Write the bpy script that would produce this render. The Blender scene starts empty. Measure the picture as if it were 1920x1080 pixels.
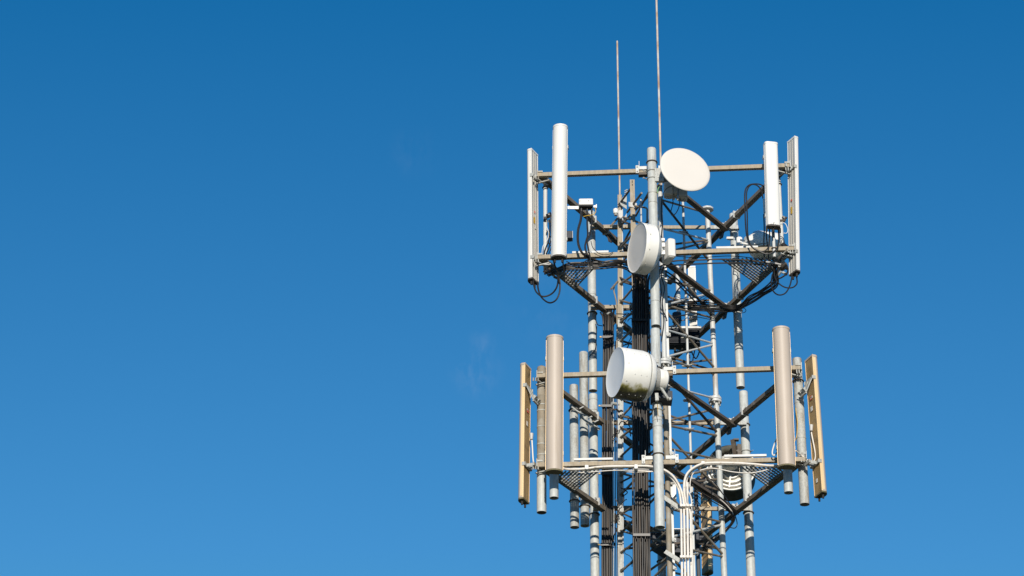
import bpy, math, random
from mathutils import Vector, Matrix
random.seed(7)
rad = math.radians
S = bpy.context.scene
# ------------------------------------------------------------------ camera, sky, sun, exposure
PITCH, ROLL, FPX = rad(28), .0063, 4650.0
CAM = Vector((0, 0, 1.6))
_R = Vector((1, 0, 0)); _U = Vector((0, -math.sin(PITCH), math.cos(PITCH))); FWD = Vector((0, math.cos(PITCH), math.sin(PITCH)))
RT = _R*math.cos(ROLL) + _U*math.sin(ROLL); UP = _U*math.cos(ROLL) - _R*math.sin(ROLL)
cd = bpy.data.cameras.new('camera'); cam = bpy.data.objects.new('camera', cd); S.collection.objects.link(cam)
cd.sensor_width = 36; cd.lens = FPX/1920*36; cd.clip_end = 20000; cd.clip_start = .1
M3 = Matrix((RT, UP, -FWD)).transposed(); cam.matrix_world = Matrix.Translation(CAM) @ M3.to_4x4()
S.camera = cam
SUN_EL, SUN_B = rad(16), rad(.5)          # low sun right behind the camera
SKY_A, SKY_B = (.79, 1.29, 1.44), (-.63, -.69, -.43)
w = bpy.data.worlds.new('World'); S.world = w; w.use_nodes = True
nt = w.node_tree; nt.nodes.clear()
N = nt.nodes.new; L = nt.links.new
out = N('ShaderNodeOutputWorld'); bg = N('ShaderNodeBackground'); bg.inputs[1].default_value = .10
sky = N('ShaderNodeTexSky'); sky.sky_type = 'NISHITA'; sky.sun_disc = False
sky.sun_elevation = SUN_EL; sky.sun_rotation = math.pi - SUN_B; sky.altitude = 0; sky.air_density = 1.0; sky.dust_density = .3; sky.ozone_density = 2.5
hs = N('ShaderNodeHueSaturation'); hs.inputs['Saturation'].default_value = 1.0; hs.inputs['Value'].default_value = 1.0
L(sky.outputs[0], hs.inputs['Color'])
ma = N('ShaderNodeVectorMath'); ma.operation = 'MULTIPLY_ADD'; ma.inputs[1].default_value = SKY_A; ma.inputs[2].default_value = SKY_B; L(hs.outputs[0], ma.inputs[0])
mz = N('ShaderNodeVectorMath'); mz.operation = 'MAXIMUM'; mz.inputs[1].default_value = (.02, .3, 1.2); L(ma.outputs[0], mz.inputs[0])
mn = N('ShaderNodeVectorMath'); mn.operation = 'MINIMUM'; mn.inputs[1].default_value = (.9, 3.1, 6.3); L(mz.outputs[0], mn.inputs[0])   # colour balance of the photo's deep blue
# thin wisps of cirrus, fixed to directions in the sky
tc = N('ShaderNodeTexCoord'); nz = N('ShaderNodeTexNoise'); nz.inputs['Scale'].default_value = 110; nz.inputs['Detail'].default_value = 7; nz.inputs['Roughness'].default_value = .6
mp = N('ShaderNodeMapping'); mp.inputs['Scale'].default_value = (1.3, 1, .6); L(tc.outputs['Generated'], mp.inputs[0]); L(mp.outputs[0], nz.inputs['Vector'])
nr = N('ShaderNodeMapRange'); nr.inputs[1].default_value = .42; nr.inputs[2].default_value = .72; L(nz.outputs['Fac'], nr.inputs[0])
acc = None
for (u, v, rr, a) in ((893, 700, .0135, .12), (903, 645, .008, .08), (1040, 560, .03, .03), (775, 285, .014, .025)):
    d = (FWD*FPX + RT*(u-960) + UP*(540-v)).normalized()
    vd = N('ShaderNodeVectorMath'); vd.operation = 'DISTANCE'; vd.inputs[1].default_value = d; L(tc.outputs['Generated'], vd.inputs[0])
    mr = N('ShaderNodeMapRange'); mr.interpolation_type = 'SMOOTHSTEP'; mr.inputs[1].default_value = 0; mr.inputs[2].default_value = rr; mr.inputs[3].default_value = a; mr.inputs[4].default_value = 0
    L(vd.outputs['Value'], mr.inputs[0])
    if acc is None: acc = mr.outputs[0]
    else:
        ad = N('ShaderNodeMath'); ad.operation = 'ADD'; L(acc, ad.inputs[0]); L(mr.outputs[0], ad.inputs[1]); acc = ad.outputs[0]
ml = N('ShaderNodeMath'); ml.operation = 'MULTIPLY'; L(acc, ml.inputs[0]); L(nr.outputs[0], ml.inputs[1])
mx = N('ShaderNodeMixRGB'); mx.inputs[2].default_value = (6.0, 6.6, 7.6, 1); L(ml.outputs[0], mx.inputs[0]); L(mn.outputs[0], mx.inputs[1])
L(mx.outputs[0], bg.inputs[0]); L(bg.outputs[0], out.inputs[0])
sl = bpy.data.lights.new('sun', 'SUN'); sl.energy = 4.55; sl.angle = rad(.5); sl.color = (1, .93, .825)
so = bpy.data.objects.new('sun', sl); S.collection.objects.link(so)
sd = Vector((math.sin(SUN_B)*math.cos(SUN_EL), -math.cos(SUN_B)*math.cos(SUN_EL), math.sin(SUN_EL)))
so.rotation_euler = (-sd).to_track_quat('-Z', 'Y').to_euler(); so.location = (0, -20, 40)
S.view_settings.view_transform = 'Standard'; S.view_settings.look = 'None'; S.view_settings.exposure = 0; S.view_settings.gamma = 1

# ------------------------------------------------------------------ pixel -> world helpers (photo is 1920x1080)
def ray(u, v): return FWD*FPX + RT*(u-960) + UP*(540-v)
def P(u, v, Y): d = ray(u, v); return CAM + d*(Y/d.y)
def H(u, v, Z): d = ray(u, v); return CAM + d*((Z-CAM.z)/d.z)
def VZ(x, y, v):                           # height at which the vertical line through x,y crosses image row v
    a = 540-v
    q0 = Vector((x, y, 0)) - CAM
    return (a*q0.dot(FWD) - FPX*q0.dot(UP)) / (FPX*UP.z - a*FWD.z)
Y0 = 27.4
Z1 = P(1247, 321, Y0).z; Z2 = P(1247, 474, Y0).z; Z3 = P(1250, 697, Y0).z; Z4 = P(1250, 863, Y0).z
Z1 += .016
FL = Vector((.35, 27.55, 0)); FR = Vector((3.51, 27.28, 0)); BK = Vector((2.16, 30.5, 0))
def at(p, z): return Vector((p[0], p[1], z))
def lerp(a, b, t): return a + (b-a)*t

# ------------------------------------------------------------------ materials
MATS = {}
def mat(name, c1, c2=None, rough=.5, metal=0, scale=20, stretch=(1, 1, 1), lo=.35, hi=.65, bump=0, c3=None, c3s=4, c3lo=.55, c3hi=.7, c3st=(1, 1, 1), spec=.5, coat=0):
    m = bpy.data.materials.new(name); m.use_nodes = True; t = m.node_tree; b = t.nodes['Principled BSDF']
    b.inputs['Roughness'].default_value = rough; b.inputs['Metallic'].default_value = metal; b.inputs['Specular IOR Level'].default_value = spec
    if coat: b.inputs['Coat Weight'].default_value = coat; b.inputs['Coat Roughness'].default_value = .15
    g = t.nodes.new('ShaderNodeTexCoord'); mpn = t.nodes.new('ShaderNodeMapping'); mpn.inputs['Scale'].default_value = stretch; t.links.new(g.outputs['Object'], mpn.inputs[0])
    n = t.nodes.new('ShaderNodeTexNoise'); n.inputs['Scale'].default_value = scale; n.inputs['Detail'].default_value = 6; n.inputs['Roughness'].default_value = .62
    t.links.new(mpn.outputs[0], n.inputs['Vector'])
    r = t.nodes.new('ShaderNodeMapRange'); r.inputs[1].default_value = lo; r.inputs[2].default_value = hi; t.links.new(n.outputs['Fac'], r.inputs[0])
    x = t.nodes.new('ShaderNodeMixRGB'); x.inputs[1].default_value = (*c1, 1); x.inputs[2].default_value = (*(c2 or tuple(k*.85 for k in c1)), 1); t.links.new(r.outputs[0], x.inputs[0])
    col = x.outputs[0]
    if c3:
        m2 = t.nodes.new('ShaderNodeMapping'); m2.inputs['Scale'].default_value = c3st; t.links.new(g.outputs['Object'], m2.inputs[0])
        n2 = t.nodes.new('ShaderNodeTexNoise'); n2.inputs['Scale'].default_value = c3s; n2.inputs['Detail'].default_value = 5; t.links.new(m2.outputs[0], n2.inputs['Vector'])
        r2 = t.nodes.new('ShaderNodeMapRange'); r2.inputs[1].default_value = c3lo; r2.inputs[2].default_value = c3hi; t.links.new(n2.outputs['Fac'], r2.inputs[0])
        x2 = t.nodes.new('ShaderNodeMixRGB'); x2.inputs[2].default_value = (*c3, 1); t.links.new(r2.outputs[0], x2.inputs[0]); t.links.new(col, x2.inputs[1]); col = x2.outputs[0]
    t.links.new(col, b.inputs['Base Color'])
    if bump:
        bp = t.nodes.new('ShaderNodeBump'); bp.inputs['Strength'].default_value = bump; bp.inputs['Distance'].default_value = .002; t.links.new(n.outputs['Fac'], bp.inputs['Height']); t.links.new(bp.outputs[0], b.inputs['Normal'])
    MATS[name] = m; return m
GALV = mat('galvanised_steel', (.55, .56, .52), (.44, .455, .43), .5, .0, 30, (1, 1, .6), .35, .65, .2, c3=(.29, .28, .25), c3s=6, c3st=(5, 5, .5), c3lo=.55, c3hi=.8)
GALVB = mat('pale_painted_steel', (.60, .60, .57), (.52, .52, .49), .45, 0, 14, (1, 1, .4), c3=(.36, .31, .25), c3s=9, c3st=(1, 1, .3), c3lo=.6, c3hi=.8)
GALVR = mat('rough_galvanised_steel', (.47, .475, .44), (.35, .355, .33), .6, .0, 55, (1, 1, .7), .4, .62, .3, c3=(.24, .2, .14), c3s=5, c3st=(3, 3, .6), c3lo=.52, c3hi=.75)
DIRTP = mat('lichen_stained_steel', (.30, .25, .18), (.22, .19, .14), .7, 0, 25, (1, 1, .5), .35, .65, .3, c3=(.36, .35, .31), c3s=5, c3lo=.5, c3hi=.7)
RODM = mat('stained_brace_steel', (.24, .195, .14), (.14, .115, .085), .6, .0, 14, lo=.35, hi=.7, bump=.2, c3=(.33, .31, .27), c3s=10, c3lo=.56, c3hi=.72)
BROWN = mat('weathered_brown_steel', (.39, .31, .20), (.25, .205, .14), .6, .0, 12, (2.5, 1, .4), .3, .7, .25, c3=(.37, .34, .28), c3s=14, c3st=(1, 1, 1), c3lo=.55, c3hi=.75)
SIDEB = mat('shaded_dirty_brown_steel', (.20, .165, .12), (.11, .09, .068), .7, .0, 7, (1, 1, 1), .3, .7, .25, c3=(.33, .29, .25), c3s=9, c3lo=.58, c3hi=.75)  # darker copy of the beam steel: shade on the side beams put into colour
DKSTEEL = mat('shade_dark_weathered_steel', (.115, .09, .066), (.065, .053, .042), .65, .0, 16, lo=.35, hi=.7, bump=.2, c3=(.30, .27, .22), c3s=8, c3lo=.6, c3hi=.75)  # weathered steel, base darkened further to hold the shade under the tie beams
WHITE = mat('white_radome_plastic', (.765, .745, .695), (.72, .70, .645), .42, 0, 4, (1, 1, .3), .3, .75, c3=(.60, .575, .50), c3s=7, c3st=(3, 3, .25), c3lo=.57, c3hi=.9)
CREAM = mat('cream_radome', (.70, .65, .58), (.675, .625, .555), .6, 0, 2.5, lo=.3, hi=.8)
SHELL = mat('white_painted_shell', (.86, .84, .775), (.80, .78, .71), .38, 0, 6, c3=(.55, .53, .44), c3s=9, c3st=(1, 1, .4), c3lo=.62, c3hi=.85)
FACE = mat('pale_dish_face', (.86, .87, .86), (.82, .83, .82), .5, 0, 3)
BEIGE = mat('beige_antenna_plastic', (.515, .43, .345), (.455, .38, .305), .5, 0, 5, (1, 1, .25), .3, .75, c3=(.40, .32, .23), c3s=8, c3st=(3, 3, .2), c3lo=.58, c3hi=.9)
GOLD = mat('tan_aluminium_edge', (.93, .68, .38), (.80, .57, .30), .42, .2, 12, (1, 1, .08), .35, .65)
BRBACK = mat('brown_back_plate', (.42, .28, .12), (.28, .18, .075), .5, .1, 10, (1, 1, .15), .35, .65, c3=(.10, .07, .035), c3s=5, c3lo=.55, c3hi=.75)
GREYBK = mat('grey_back_plate', (.55, .53, .48), (.47, .45, .40), .5, .1, 10, (1, 1, .15))
CAPBR = mat('mossy_end_cap', (.20, .16, .09), (.11, .10, .045), .8, 0, 30)
CAPW = mat('grey_end_cap', (.55, .53, .50), None, .5)
CAPD = mat('dark_end_cap', (.10, .085, .07), None, .6)
RUST = mat('rust_streaked_rod', (.50, .36, .23), (.62, .58, .52), .6, .1, 3, (1, 1, .8), .42, .58, c3=(.33, .17, .07), c3s=2.2, c3lo=.52, c3hi=.66)
GRATE = mat('grimy_galvanised_grating', (.36, .35, .31), (.20, .19, .17), .6, .1, 18)
BLACK = mat('black_cable_jacket', (.012, .011, .010), (.020, .017, .014), .42, 0, 12)
DIRTC = mat('dusty_black_cable', (.085, .065, .048), (.02, .017, .014), .45, 0, 6, (1, 1, .3))
WCAB = mat('white_cable_jacket', (.80, .745, .67), (.70, .64, .56), .5, 0, 14, (1, 1, .3), c3=(.42, .36, .24), c3s=14, c3lo=.62, c3hi=.8)
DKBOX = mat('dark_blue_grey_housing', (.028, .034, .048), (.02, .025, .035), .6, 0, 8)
INNER = mat('dark_pipe_inside', (.03, .028, .026), None, .9)
YEL = mat('yellow_tape', (.70, .42, .03), None, .5)
RED = mat('red_label', (.75, .12, .06), None, .5)
GRN = mat('green_earth_wire', (.30, .55, .10), None, .5)
LBL = mat('white_label', (.8, .78, .72), None, .5)
INK = mat('grey_print', (.38, .38, .37), None, .6)
BLU = mat('blue_tie', (.03, .12, .55), None, .5)
GRASS = mat('grass', (.035, .055, .02), (.06, .07, .03), .9, 0, 3, c3=(.12, .10, .06), c3s=.3)
DKREAR = mat('shade_dark_shell', (.10, .10, .085), (.05, .05, .035), .85, 0, 9)  # shadow on the rear dish painted in as near-black; also colours its hood
CONC = mat('concrete', (.35, .34, .32), None, .8)
def mossy():
    m = mat('moss_stained_shell', (.87, .85, .785), (.81, .79, .72), .42, 0, 6); t = m.node_tree; b = t.nodes['Principled BSDF']
    src = b.inputs['Base Color'].links[0].from_socket
    g = t.nodes.new('ShaderNodeTexCoord'); sp = t.nodes.new('ShaderNodeSeparateXYZ'); t.links.new(g.outputs['Object'], sp.inputs[0])
    n = t.nodes.new('ShaderNodeTexNoise'); n.inputs['Scale'].default_value = 7; n.inputs['Detail'].default_value = 5
    mpn = t.nodes.new('ShaderNodeMapping'); mpn.inputs['Scale'].default_value = (1.6, 1.6, .45); t.links.new(g.outputs['Object'], mpn.inputs[0]); t.links.new(mpn.outputs[0], n.inputs['Vector'])
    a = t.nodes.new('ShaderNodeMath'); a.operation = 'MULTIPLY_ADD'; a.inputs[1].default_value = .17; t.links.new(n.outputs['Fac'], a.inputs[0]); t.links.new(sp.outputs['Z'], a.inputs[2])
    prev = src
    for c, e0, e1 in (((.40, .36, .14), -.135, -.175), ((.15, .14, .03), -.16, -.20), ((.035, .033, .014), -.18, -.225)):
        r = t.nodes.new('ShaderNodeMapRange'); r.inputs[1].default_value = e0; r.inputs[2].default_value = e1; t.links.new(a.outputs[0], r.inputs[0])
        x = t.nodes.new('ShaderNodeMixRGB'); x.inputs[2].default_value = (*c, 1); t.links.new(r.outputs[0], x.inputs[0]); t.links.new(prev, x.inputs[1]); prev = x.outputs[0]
    t.links.new(prev, b.inputs['Base Color']); return m
MOSS = mossy()

# ------------------------------------------------------------------ mesh builder
class MB:
    def __init__(s): s.v = []; s.f = []; s.m = []
    def ring_faces(s, a, b, n, flip=False):
        for i in range(n):
            j = (i+1) % n; s.f.append((a+i, a+j, b+j, b+i) if not flip else (a+i, b+i, b+j, a+j))
    def tube(s, pts, r, n=10, cap=True):
        s.m.append((len(s.v), len(s.f))); pts = [Vector(p) for p in pts]; rs = r if isinstance(r, (list, tuple)) else [r]*len(pts)
        prev = None; st = []
        for i, p in enumerate(pts):
            d = (pts[min(i+1, len(pts)-1)] - pts[max(i-1, 0)]).normalized()
            if prev is None:
                x = d.orthogonal().normalized()
            else:
                x = (prev - d*prev.dot(d)).normalized()
            prev = x; y = d.cross(x); st.append(len(s.v))
            for k in range(n):
                a = 2*math.pi*k/n; s.v.append(p + (x*math.cos(a) + y*math.sin(a))*rs[i])
        for i in range(len(pts)-1): s.ring_faces(st[i], st[i+1], n)
        if cap: s.f.append(tuple(reversed(range(st[0], st[0]+n)))); s.f.append(tuple(range(st[-1], st[-1]+n)))
        return s
    def cyl(s, a, b, r, n=16, r2=None): return s.tube([a, b], [r, r if r2 is None else r2], n)
    def box(s, c, X, Y, Z, bev=0):         # c centre, X Y Z full-length vectors
        s.m.append((len(s.v), len(s.f))); c = Vector(c); X, Y, Z = Vector(X)/2, Vector(Y)/2, Vector(Z)/2
        if bev:
            xl, yl = X.length, Y.length; bx = bev/xl; by = bev/yl
            o = [(-1+bx, -1), (1-bx, -1), (1, -1+by), (1, 1-by), (1-bx, 1), (-1+bx, 1), (-1, 1-by), (-1, -1+by)]
            bz = min(.45, bev/Z.length); st = len(s.v)
            for z, k in ((-1, 1), (-1+bz, 0), (1-bz, 0), (1, 1)):
                for (a, b) in o:
                    a2 = a*(1-bx) if k else a; b2 = b*(1-by) if k else b
                    s.v.append(c + X*a2 + Y*b2 + Z*z)
            for i in range(3): s.ring_faces(st+8*i, st+8*i+8, 8)
            s.f.append(tuple(reversed(range(st, st+8)))); s.f.append(tuple(range(st+24, st+32))); return s
        st = len(s.v)
        for z in (-1, 1):
            for (a, b) in ((-1, -1), (1, -1), (1, 1), (-1, 1)): s.v.append(c + X*a + Y*b + Z*z)
        s.ring_faces(st, st+4, 4); s.f.append((st+3, st+2, st+1, st)); s.f.append((st+4, st+5, st+6, st+7)); return s
    def bar(s, a, b, wd, h, up=(0, 0, 1)):
        a, b = Vector(a), Vector(b); d = (b-a); up = Vector(up); x = d.normalized().cross(up)
        if x.length < 1e-4: x = Vector((1, 0, 0))
        x.normalize(); z = x.cross(d.normalized()).normalized()
        return s.box((a+b)/2, x*wd, z*h, d)
    def lathe(s, o, ax, prof, n=48):       # prof: (distance along axis, radius)
        s.m.append((len(s.v), len(s.f))); o = Vector(o); ax = Vector(ax).normalized(); x = ax.orthogonal().normalized() if abs(ax.z) > .9 else (Vector((0, 0, 1)) - ax*ax.z).normalized(); y = ax.cross(x); sts = []
        for (t, r) in prof:
            st = len(s.v)
            if r < 1e-6: s.v.append(o+ax*t); sts.append((st, 1)); continue
            for k in range(n):
                a = 2*math.pi*k/n; s.v.append(o + ax*t + (x*math.cos(a)+y*math.sin(a))*r)
            sts.append((st, n))
        for (a, na), (b, nb) in zip(sts, sts[1:]):
            if na == n and nb == n: s.ring_faces(a, b, n)
            elif na == 1: [s.f.append((a, b+(i+1) % n, b+i)) for i in range(n)]
            else: [s.f.append((a+i, a+(i+1) % n, b)) for i in range(n)]
        return s
    def torus(s, o, ax, R, r, n=28, m=8):
        return s.lathe(o, ax, [(r*math.sin(2*math.pi*k/m), R + r*math.cos(2*math.pi*k/m)) for k in range(m+1)], n)
    def prism(s, o, X, Y, D, outline):     # outline in X,Y ; extruded along D
        s.m.append((len(s.v), len(s.f))); o, X, Y, D = map(Vector, (o, X, Y, D)); n = len(outline); st = len(s.v)
        for k in (0, 1):
            for (a, b) in outline: s.v.append(o + X*a + Y*b + D*k)
        s.ring_faces(st, st+n, n); s.f.append(tuple(reversed(range(st, st+n)))); s.f.append(tuple(range(st+n, st+2*n))); return s
    def build_each(s, name, m, parent):     # every piece its own part
        mk = s.m + [(len(s.v), len(s.f))]
        for (a, fa), (b, fb) in zip(mk, mk[1:]):
            q = MB(); q.v = s.v[a:b]; q.f = [tuple(i-a for i in f) for f in s.f[fa:fb]]; q.build(name, m, parent)
    def build(s, name, m, parent=None, smooth=True, label=None):
        root = Vector(parent['_o']) if parent is not None else None
        me = bpy.data.meshes.new(name); o0 = root
        own = None
        if root is None:
            own = sum(s.v, Vector())/len(s.v); own.z = min(v.z for v in s.v); o0 = own
        me.from_pydata([tuple(v-o0) for v in s.v], [], s.f)
        import bmesh
        bm = bmesh.new(); bm.from_mesh(me); bmesh.ops.recalc_face_normals(bm, faces=bm.faces); bm.to_mesh(me); bm.free()
        me.materials.append(m)
        if smooth:
            for p in me.polygons: p.use_smooth = True
            me.set_sharp_from_angle(angle=rad(38))
        o = bpy.data.objects.new(name, me); S.collection.objects.link(o)
        if root is not None: o.parent = parent; o['_o'] = tuple(root)
        else: o.location = own
        if label: o['label'] = label
        return o
def tag(o, label, cat, group=None):
    o['label'] = label; o['category'] = cat
    if group: o['group'] = group
    return o
def thing(name, label, cat, loc, group=None):
    o = bpy.data.objects.new(name, None); S.collection.objects.link(o); o.location = loc; o.empty_display_size = .1; o['_o'] = tuple(loc)
    return tag(o, label, cat, group)
def smooth_pts(pts, k=6):                  # Catmull-Rom
    p = [Vector(q) for q in pts]; p = [p[0]*2-p[1]] + p + [p[-1]*2-p[-2]]; o = []
    for i in range(1, len(p)-2):
        for j in range(k):
            t = j/k; a, b, c, d = p[i-1:i+3]
            o.append(.5*((2*b) + (c-a)*t + (2*a-5*b+4*c-d)*t*t + (3*b-a-3*c+d)*t**3))
    o.append(p[-2]); return o
def cable(name, label, group, pts, r=.011, m=None, cat='cable', wob=0, k=6):
    q = smooth_pts([P(*a) if len(a) == 3 else Vector(a[0]) for a in pts], k)
    if wob:
        ph = random.random()*9
        q = [p + Vector((math.sin(i*.55+ph), math.cos(i*.4+ph*2), 0))*wob for i, p in enumerate(q)]
    o = MB().tube(q, r, 12 if 'feeder' in name or 'white' in name else 8).build(name, m or BLACK); return tag(o, label, cat, group)

# ------------------------------------------------------------------ ground (far below the frame)
g = MB(); g.box((0, 200, -.25), (9000, 0, 0), (0, 9000, 0), (0, 0, .5)); o = g.build('ground', GRASS, smooth=False); o['kind'] = 'structure'
g = MB(); g.box((2.05, 28.45, .1), (2.6, 0, 0), (0, 2.6, 0), (0, 0, .2)); o = g.build('concrete_footing', CONC, smooth=False); o['kind'] = 'structure'

# ------------------------------------------------------------------ lattice mast
F_ = Vector((1.905, 27.72, 0)); R_ = Vector((2.61, 28.79, 0)); L_ = Vector((1.418, 28.8, 0))
mast = thing('lattice_mast', 'slender three legged lattice mast of grey tubes and crossed braces that carries all the antennas', 'mast', (2.0, 28.4, .2))
def zf(v): return VZ(F_.x, F_.y, v)
def zr(v): return VZ(R_.x, R_.y, v)
def zl(v): return VZ(L_.x, L_.y, v)
zfl = VZ(F_.x, F_.y, 681)                  # level of the flange joints
MB().cyl(at(F_, zfl+.03), at(F_, zf(352)), .031).build('leg', GALVB, mast)
MB().cyl(at(F_, .2), at(F_, zfl-.03), .035).build('leg', DIRTP, mast, label='brown stained lower half of the front leg')
RB = lambda z: Vector((R_.x-.009*(z-17.6), R_.y, z))
MB().cyl(RB(zfl+.03), RB(zr(394)), .034).build('leg', GALVB, mast)
MB().cyl(RB(.2), RB(zfl-.03), .038).build('leg', GALV, mast)
LB = lambda v, dx=0: Vector((L_.x+dx+.0135*(zl(v)-16.9), L_.y-(.03 if dx else 0), zl(v)))
zz = zl(1100)
MB().bar(LB(1100), LB(600), .03, .058, up=(1, 0, 0)).build('leg', GALVR, mast)
MB().bar(Vector((L_.x-.20, L_.y, .2)), LB(1100)-Vector((0, 0, .001)), .028, .056, up=(1, 0, 0)).build('leg', GALVR, mast)
MB().bar(LB(600)+Vector((0, 0, .002)), LB(366), .03, .056, up=(1, 0, 0)).build('leg', BROWN, mast, label='brown upper half of the flat back left leg')
MB().cyl(LB(1100, .034), LB(385, .034), .009, 8).build('earth_rod', GALVB, mast)
for c in (F_, Vector((R_.x+.006, R_.y, 0))):                         # flange joints: two plates and bolts
    b = MB()
    b.cyl(at(c, zfl+.004), at(c, zfl+.034), .085, 12); b.cyl(at(c, zfl-.034), at(c, zfl-.004), .085, 12)
    b.build('flange', GALVB, mast)
    b = MB()
    for k in range(6):
        a = k*math.pi/3+.3; q = c + Vector((math.cos(a), math.sin(a), 0))*.064
        b.cyl(at(q, zfl-.07), at(q, zfl+.055), .011, 8)
    b.build('flange_bolt', GALVR, mast)
b = MB(); b.cyl(RB(zr(394)), RB(zr(391)), .085, 10); b.build('cap_plate', GALVB, mast)
# thin riser tube in the front right face, with little clamps where rods cross it
TM = Vector((2.24, 28.25, 0))
MB().cyl(at(TM, .3), at(TM, VZ(TM.x, TM.y, 368)), .0165, 10).build('riser_tube', GALVB, mast)
def rod(a, b, r=.0155, m=None, nm='brace'): return MB().cyl(a, b, r, 8).build(nm, RODM if m in (None, BROWN) else m, mast)
tm = lambda v: VZ(TM.x, TM.y, v)
def AL(v): z = zl(v); return Vector((L_.x+.0135*(z-16.9), L_.y, z))
def AR(v): z = zr(v); return Vector((R_.x-.009*(z-17.6), R_.y, z))
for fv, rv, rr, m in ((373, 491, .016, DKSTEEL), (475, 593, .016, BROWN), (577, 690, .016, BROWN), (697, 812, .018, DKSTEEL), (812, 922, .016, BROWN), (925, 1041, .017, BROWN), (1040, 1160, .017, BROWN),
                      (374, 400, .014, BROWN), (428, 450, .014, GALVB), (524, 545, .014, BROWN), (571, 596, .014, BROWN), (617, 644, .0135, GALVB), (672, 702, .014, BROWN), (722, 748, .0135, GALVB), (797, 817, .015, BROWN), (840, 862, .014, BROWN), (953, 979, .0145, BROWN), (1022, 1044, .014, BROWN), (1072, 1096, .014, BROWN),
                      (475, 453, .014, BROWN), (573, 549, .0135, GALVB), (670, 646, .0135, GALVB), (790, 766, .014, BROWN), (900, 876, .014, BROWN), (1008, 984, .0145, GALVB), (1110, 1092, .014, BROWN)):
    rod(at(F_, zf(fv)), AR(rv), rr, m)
for v in (376, 437, 534, 634, 687, 752, 806, 912, 1040):
    q = at(TM, tm(v)); b = MB(); b.torus(q, (0, 0, 1), .022, .008, 12, 6); b.box(q + Vector((-.045, -.02, 0)), (.05, 0, 0), (0, .03, 0), (0, 0, .03)); b.cyl(q+Vector((-.08, -.03, -.01)), q+Vector((.05, -.03, .01)), .0065, 6); b.build('rod_clamp', GALVR, mast)
v = 425
i = 0
while v < 1190:                            # front left face: closely set rods
    rod(AL(v), at(F_, zf(v-(66 if i % 2 else 92)+(12 if i % 3 == 0 else 0))), .0145, BROWN)
    if i % 3 == 1: rod(AL(v-6), at(F_, zf(v+18)), .0145, BROWN)
    v += 36; i += 1
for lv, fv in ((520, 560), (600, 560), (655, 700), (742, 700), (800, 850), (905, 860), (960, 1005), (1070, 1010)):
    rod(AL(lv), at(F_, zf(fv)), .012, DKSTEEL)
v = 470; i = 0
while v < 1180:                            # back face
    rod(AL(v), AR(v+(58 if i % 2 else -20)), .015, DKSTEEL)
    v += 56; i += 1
b = MB(); z = 1.0; i = 0
pr = [F_, R_, L_]
while z < zl(1190)-.6:
    for a in range(3):
        p, q = pr[a], pr[(a+1) % 3]; b.cyl(at(p, z), at(q, z+.42), .016, 6); b.cyl(at(q, z+.42), at(p, z+.84), .016, 6)
    z += .84
b.build('lower_bracing', BROWN, mast)
# little lug plates on the front leg
for v in (627, 672, 720, 850, 905, 952, 1012, 1064):
    q = at(F_, zf(v)) + Vector((.062, 0, 0)); b = MB(); b.box(q, (.05, .02, .0), (0, .008, 0), (0, 0, .05)); b.torus(q+Vector((.003, -.009, 0)), (0, 1, 0), .011, .006, 10, 6); b.build('lug', GALVB, mast)
# ladder-like side channel on the front leg's right side
MB().bar(at(F_+Vector((.05, .04, 0)), .3), at(F_+Vector((.05, .04, 0)), zf(485)), .012, .03, up=(1, 0, 0)).build('side_strip', GALVB, mast)
# brown slotted bars and rods at the mast head
q = P(1187, 420, 28.25); b = MB(); b.bar(at(q, VZ(q.x, q.y, 560)), at(q, VZ(q.x, q.y, 337)), .012, .062, up=(1, 0, 0)); b.build('slotted_bar', BROWN, mast)
for (v, hh) in ((341, 5), (347, 4)):
    zz = VZ(q.x, q.y, v); MB().box(at((q.x, q.y-.008), zz), (.010, 0, 0), (0, .004, 0), (0, 0, hh/150)).build('slot', INNER, mast)
MB().box(at((q.x, q.y-.009), VZ(q.x, q.y, 385)), (.11, .03, 0), (0, .012, 0), (0, 0, .07)).build('bracket', GALVB, mast)
for (a, b2, r, m) in (((1183, 353, 28.4), (1160, 384, 28.75), .014, DKSTEEL), ((1203, 362, 27.9), (1176, 398, 28.5), .015, BROWN), ((1216, 361, 27.8), (1192, 405, 28.3), .014, BROWN),
                      ((1145, 424, 28.6), (1159, 408, 28.78), .014, BROWN), ((1168, 407, 28.7), (1200, 418, 28.2), .013, BROWN), ((1165, 414, 28.7), (1183, 421, 28.3), .014, DKSTEEL),
                      ((1146, 542, 28.6), (1158, 528, 28.78), .014, BROWN), ((1192, 414, 28.3), (1172, 450, 28.6), .014, DKSTEEL), ((1186, 440, 28.3), (1164, 463, 28.7), .015, BROWN)):
    rod(P(*a), P(*b2), r, m, 'step_rod')
MB().tube(smooth_pts([P(1190, 386, 28.2), P(1208, 389, 28.1), P(1213, 392, 28.1), P(1213.5, 400, 28.1), P(1213, 440, 28.1)], 4), .012, 8).build('bent_rod', BROWN, mast)
MB().prism(P(1161, 378, 28.68), RT, UP, (0, .01, 0), [(0, 0), (.10, .12), (.10, -.10), (.03, -.05)]).build('gusset_plate', GALVB, mast)
MB().prism(P(1168, 404, 28.66), RT, UP, (0, .01, 0), [(0, -.05), (.05, .03), (.05, -.02), (.01, -.07)]).build('gusset_plate', GALVB, mast)
b = MB(); q = P(1171, 361, 28.7)
for j in range(3): b.cyl(q+Vector((-.0, -.02, .03*j-.05)), q+Vector((.04, -.03, .03*j-.03)), .008, 6)
b.build_each('bolt', GALVR, mast)
q = P(1202, 395, 28.0)
MB().cyl(at(q, VZ(q.x, q.y, 420)), at(q, VZ(q.x, q.y, 372)), .011, 8).build('spigot', GALVB, mast)

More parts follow.
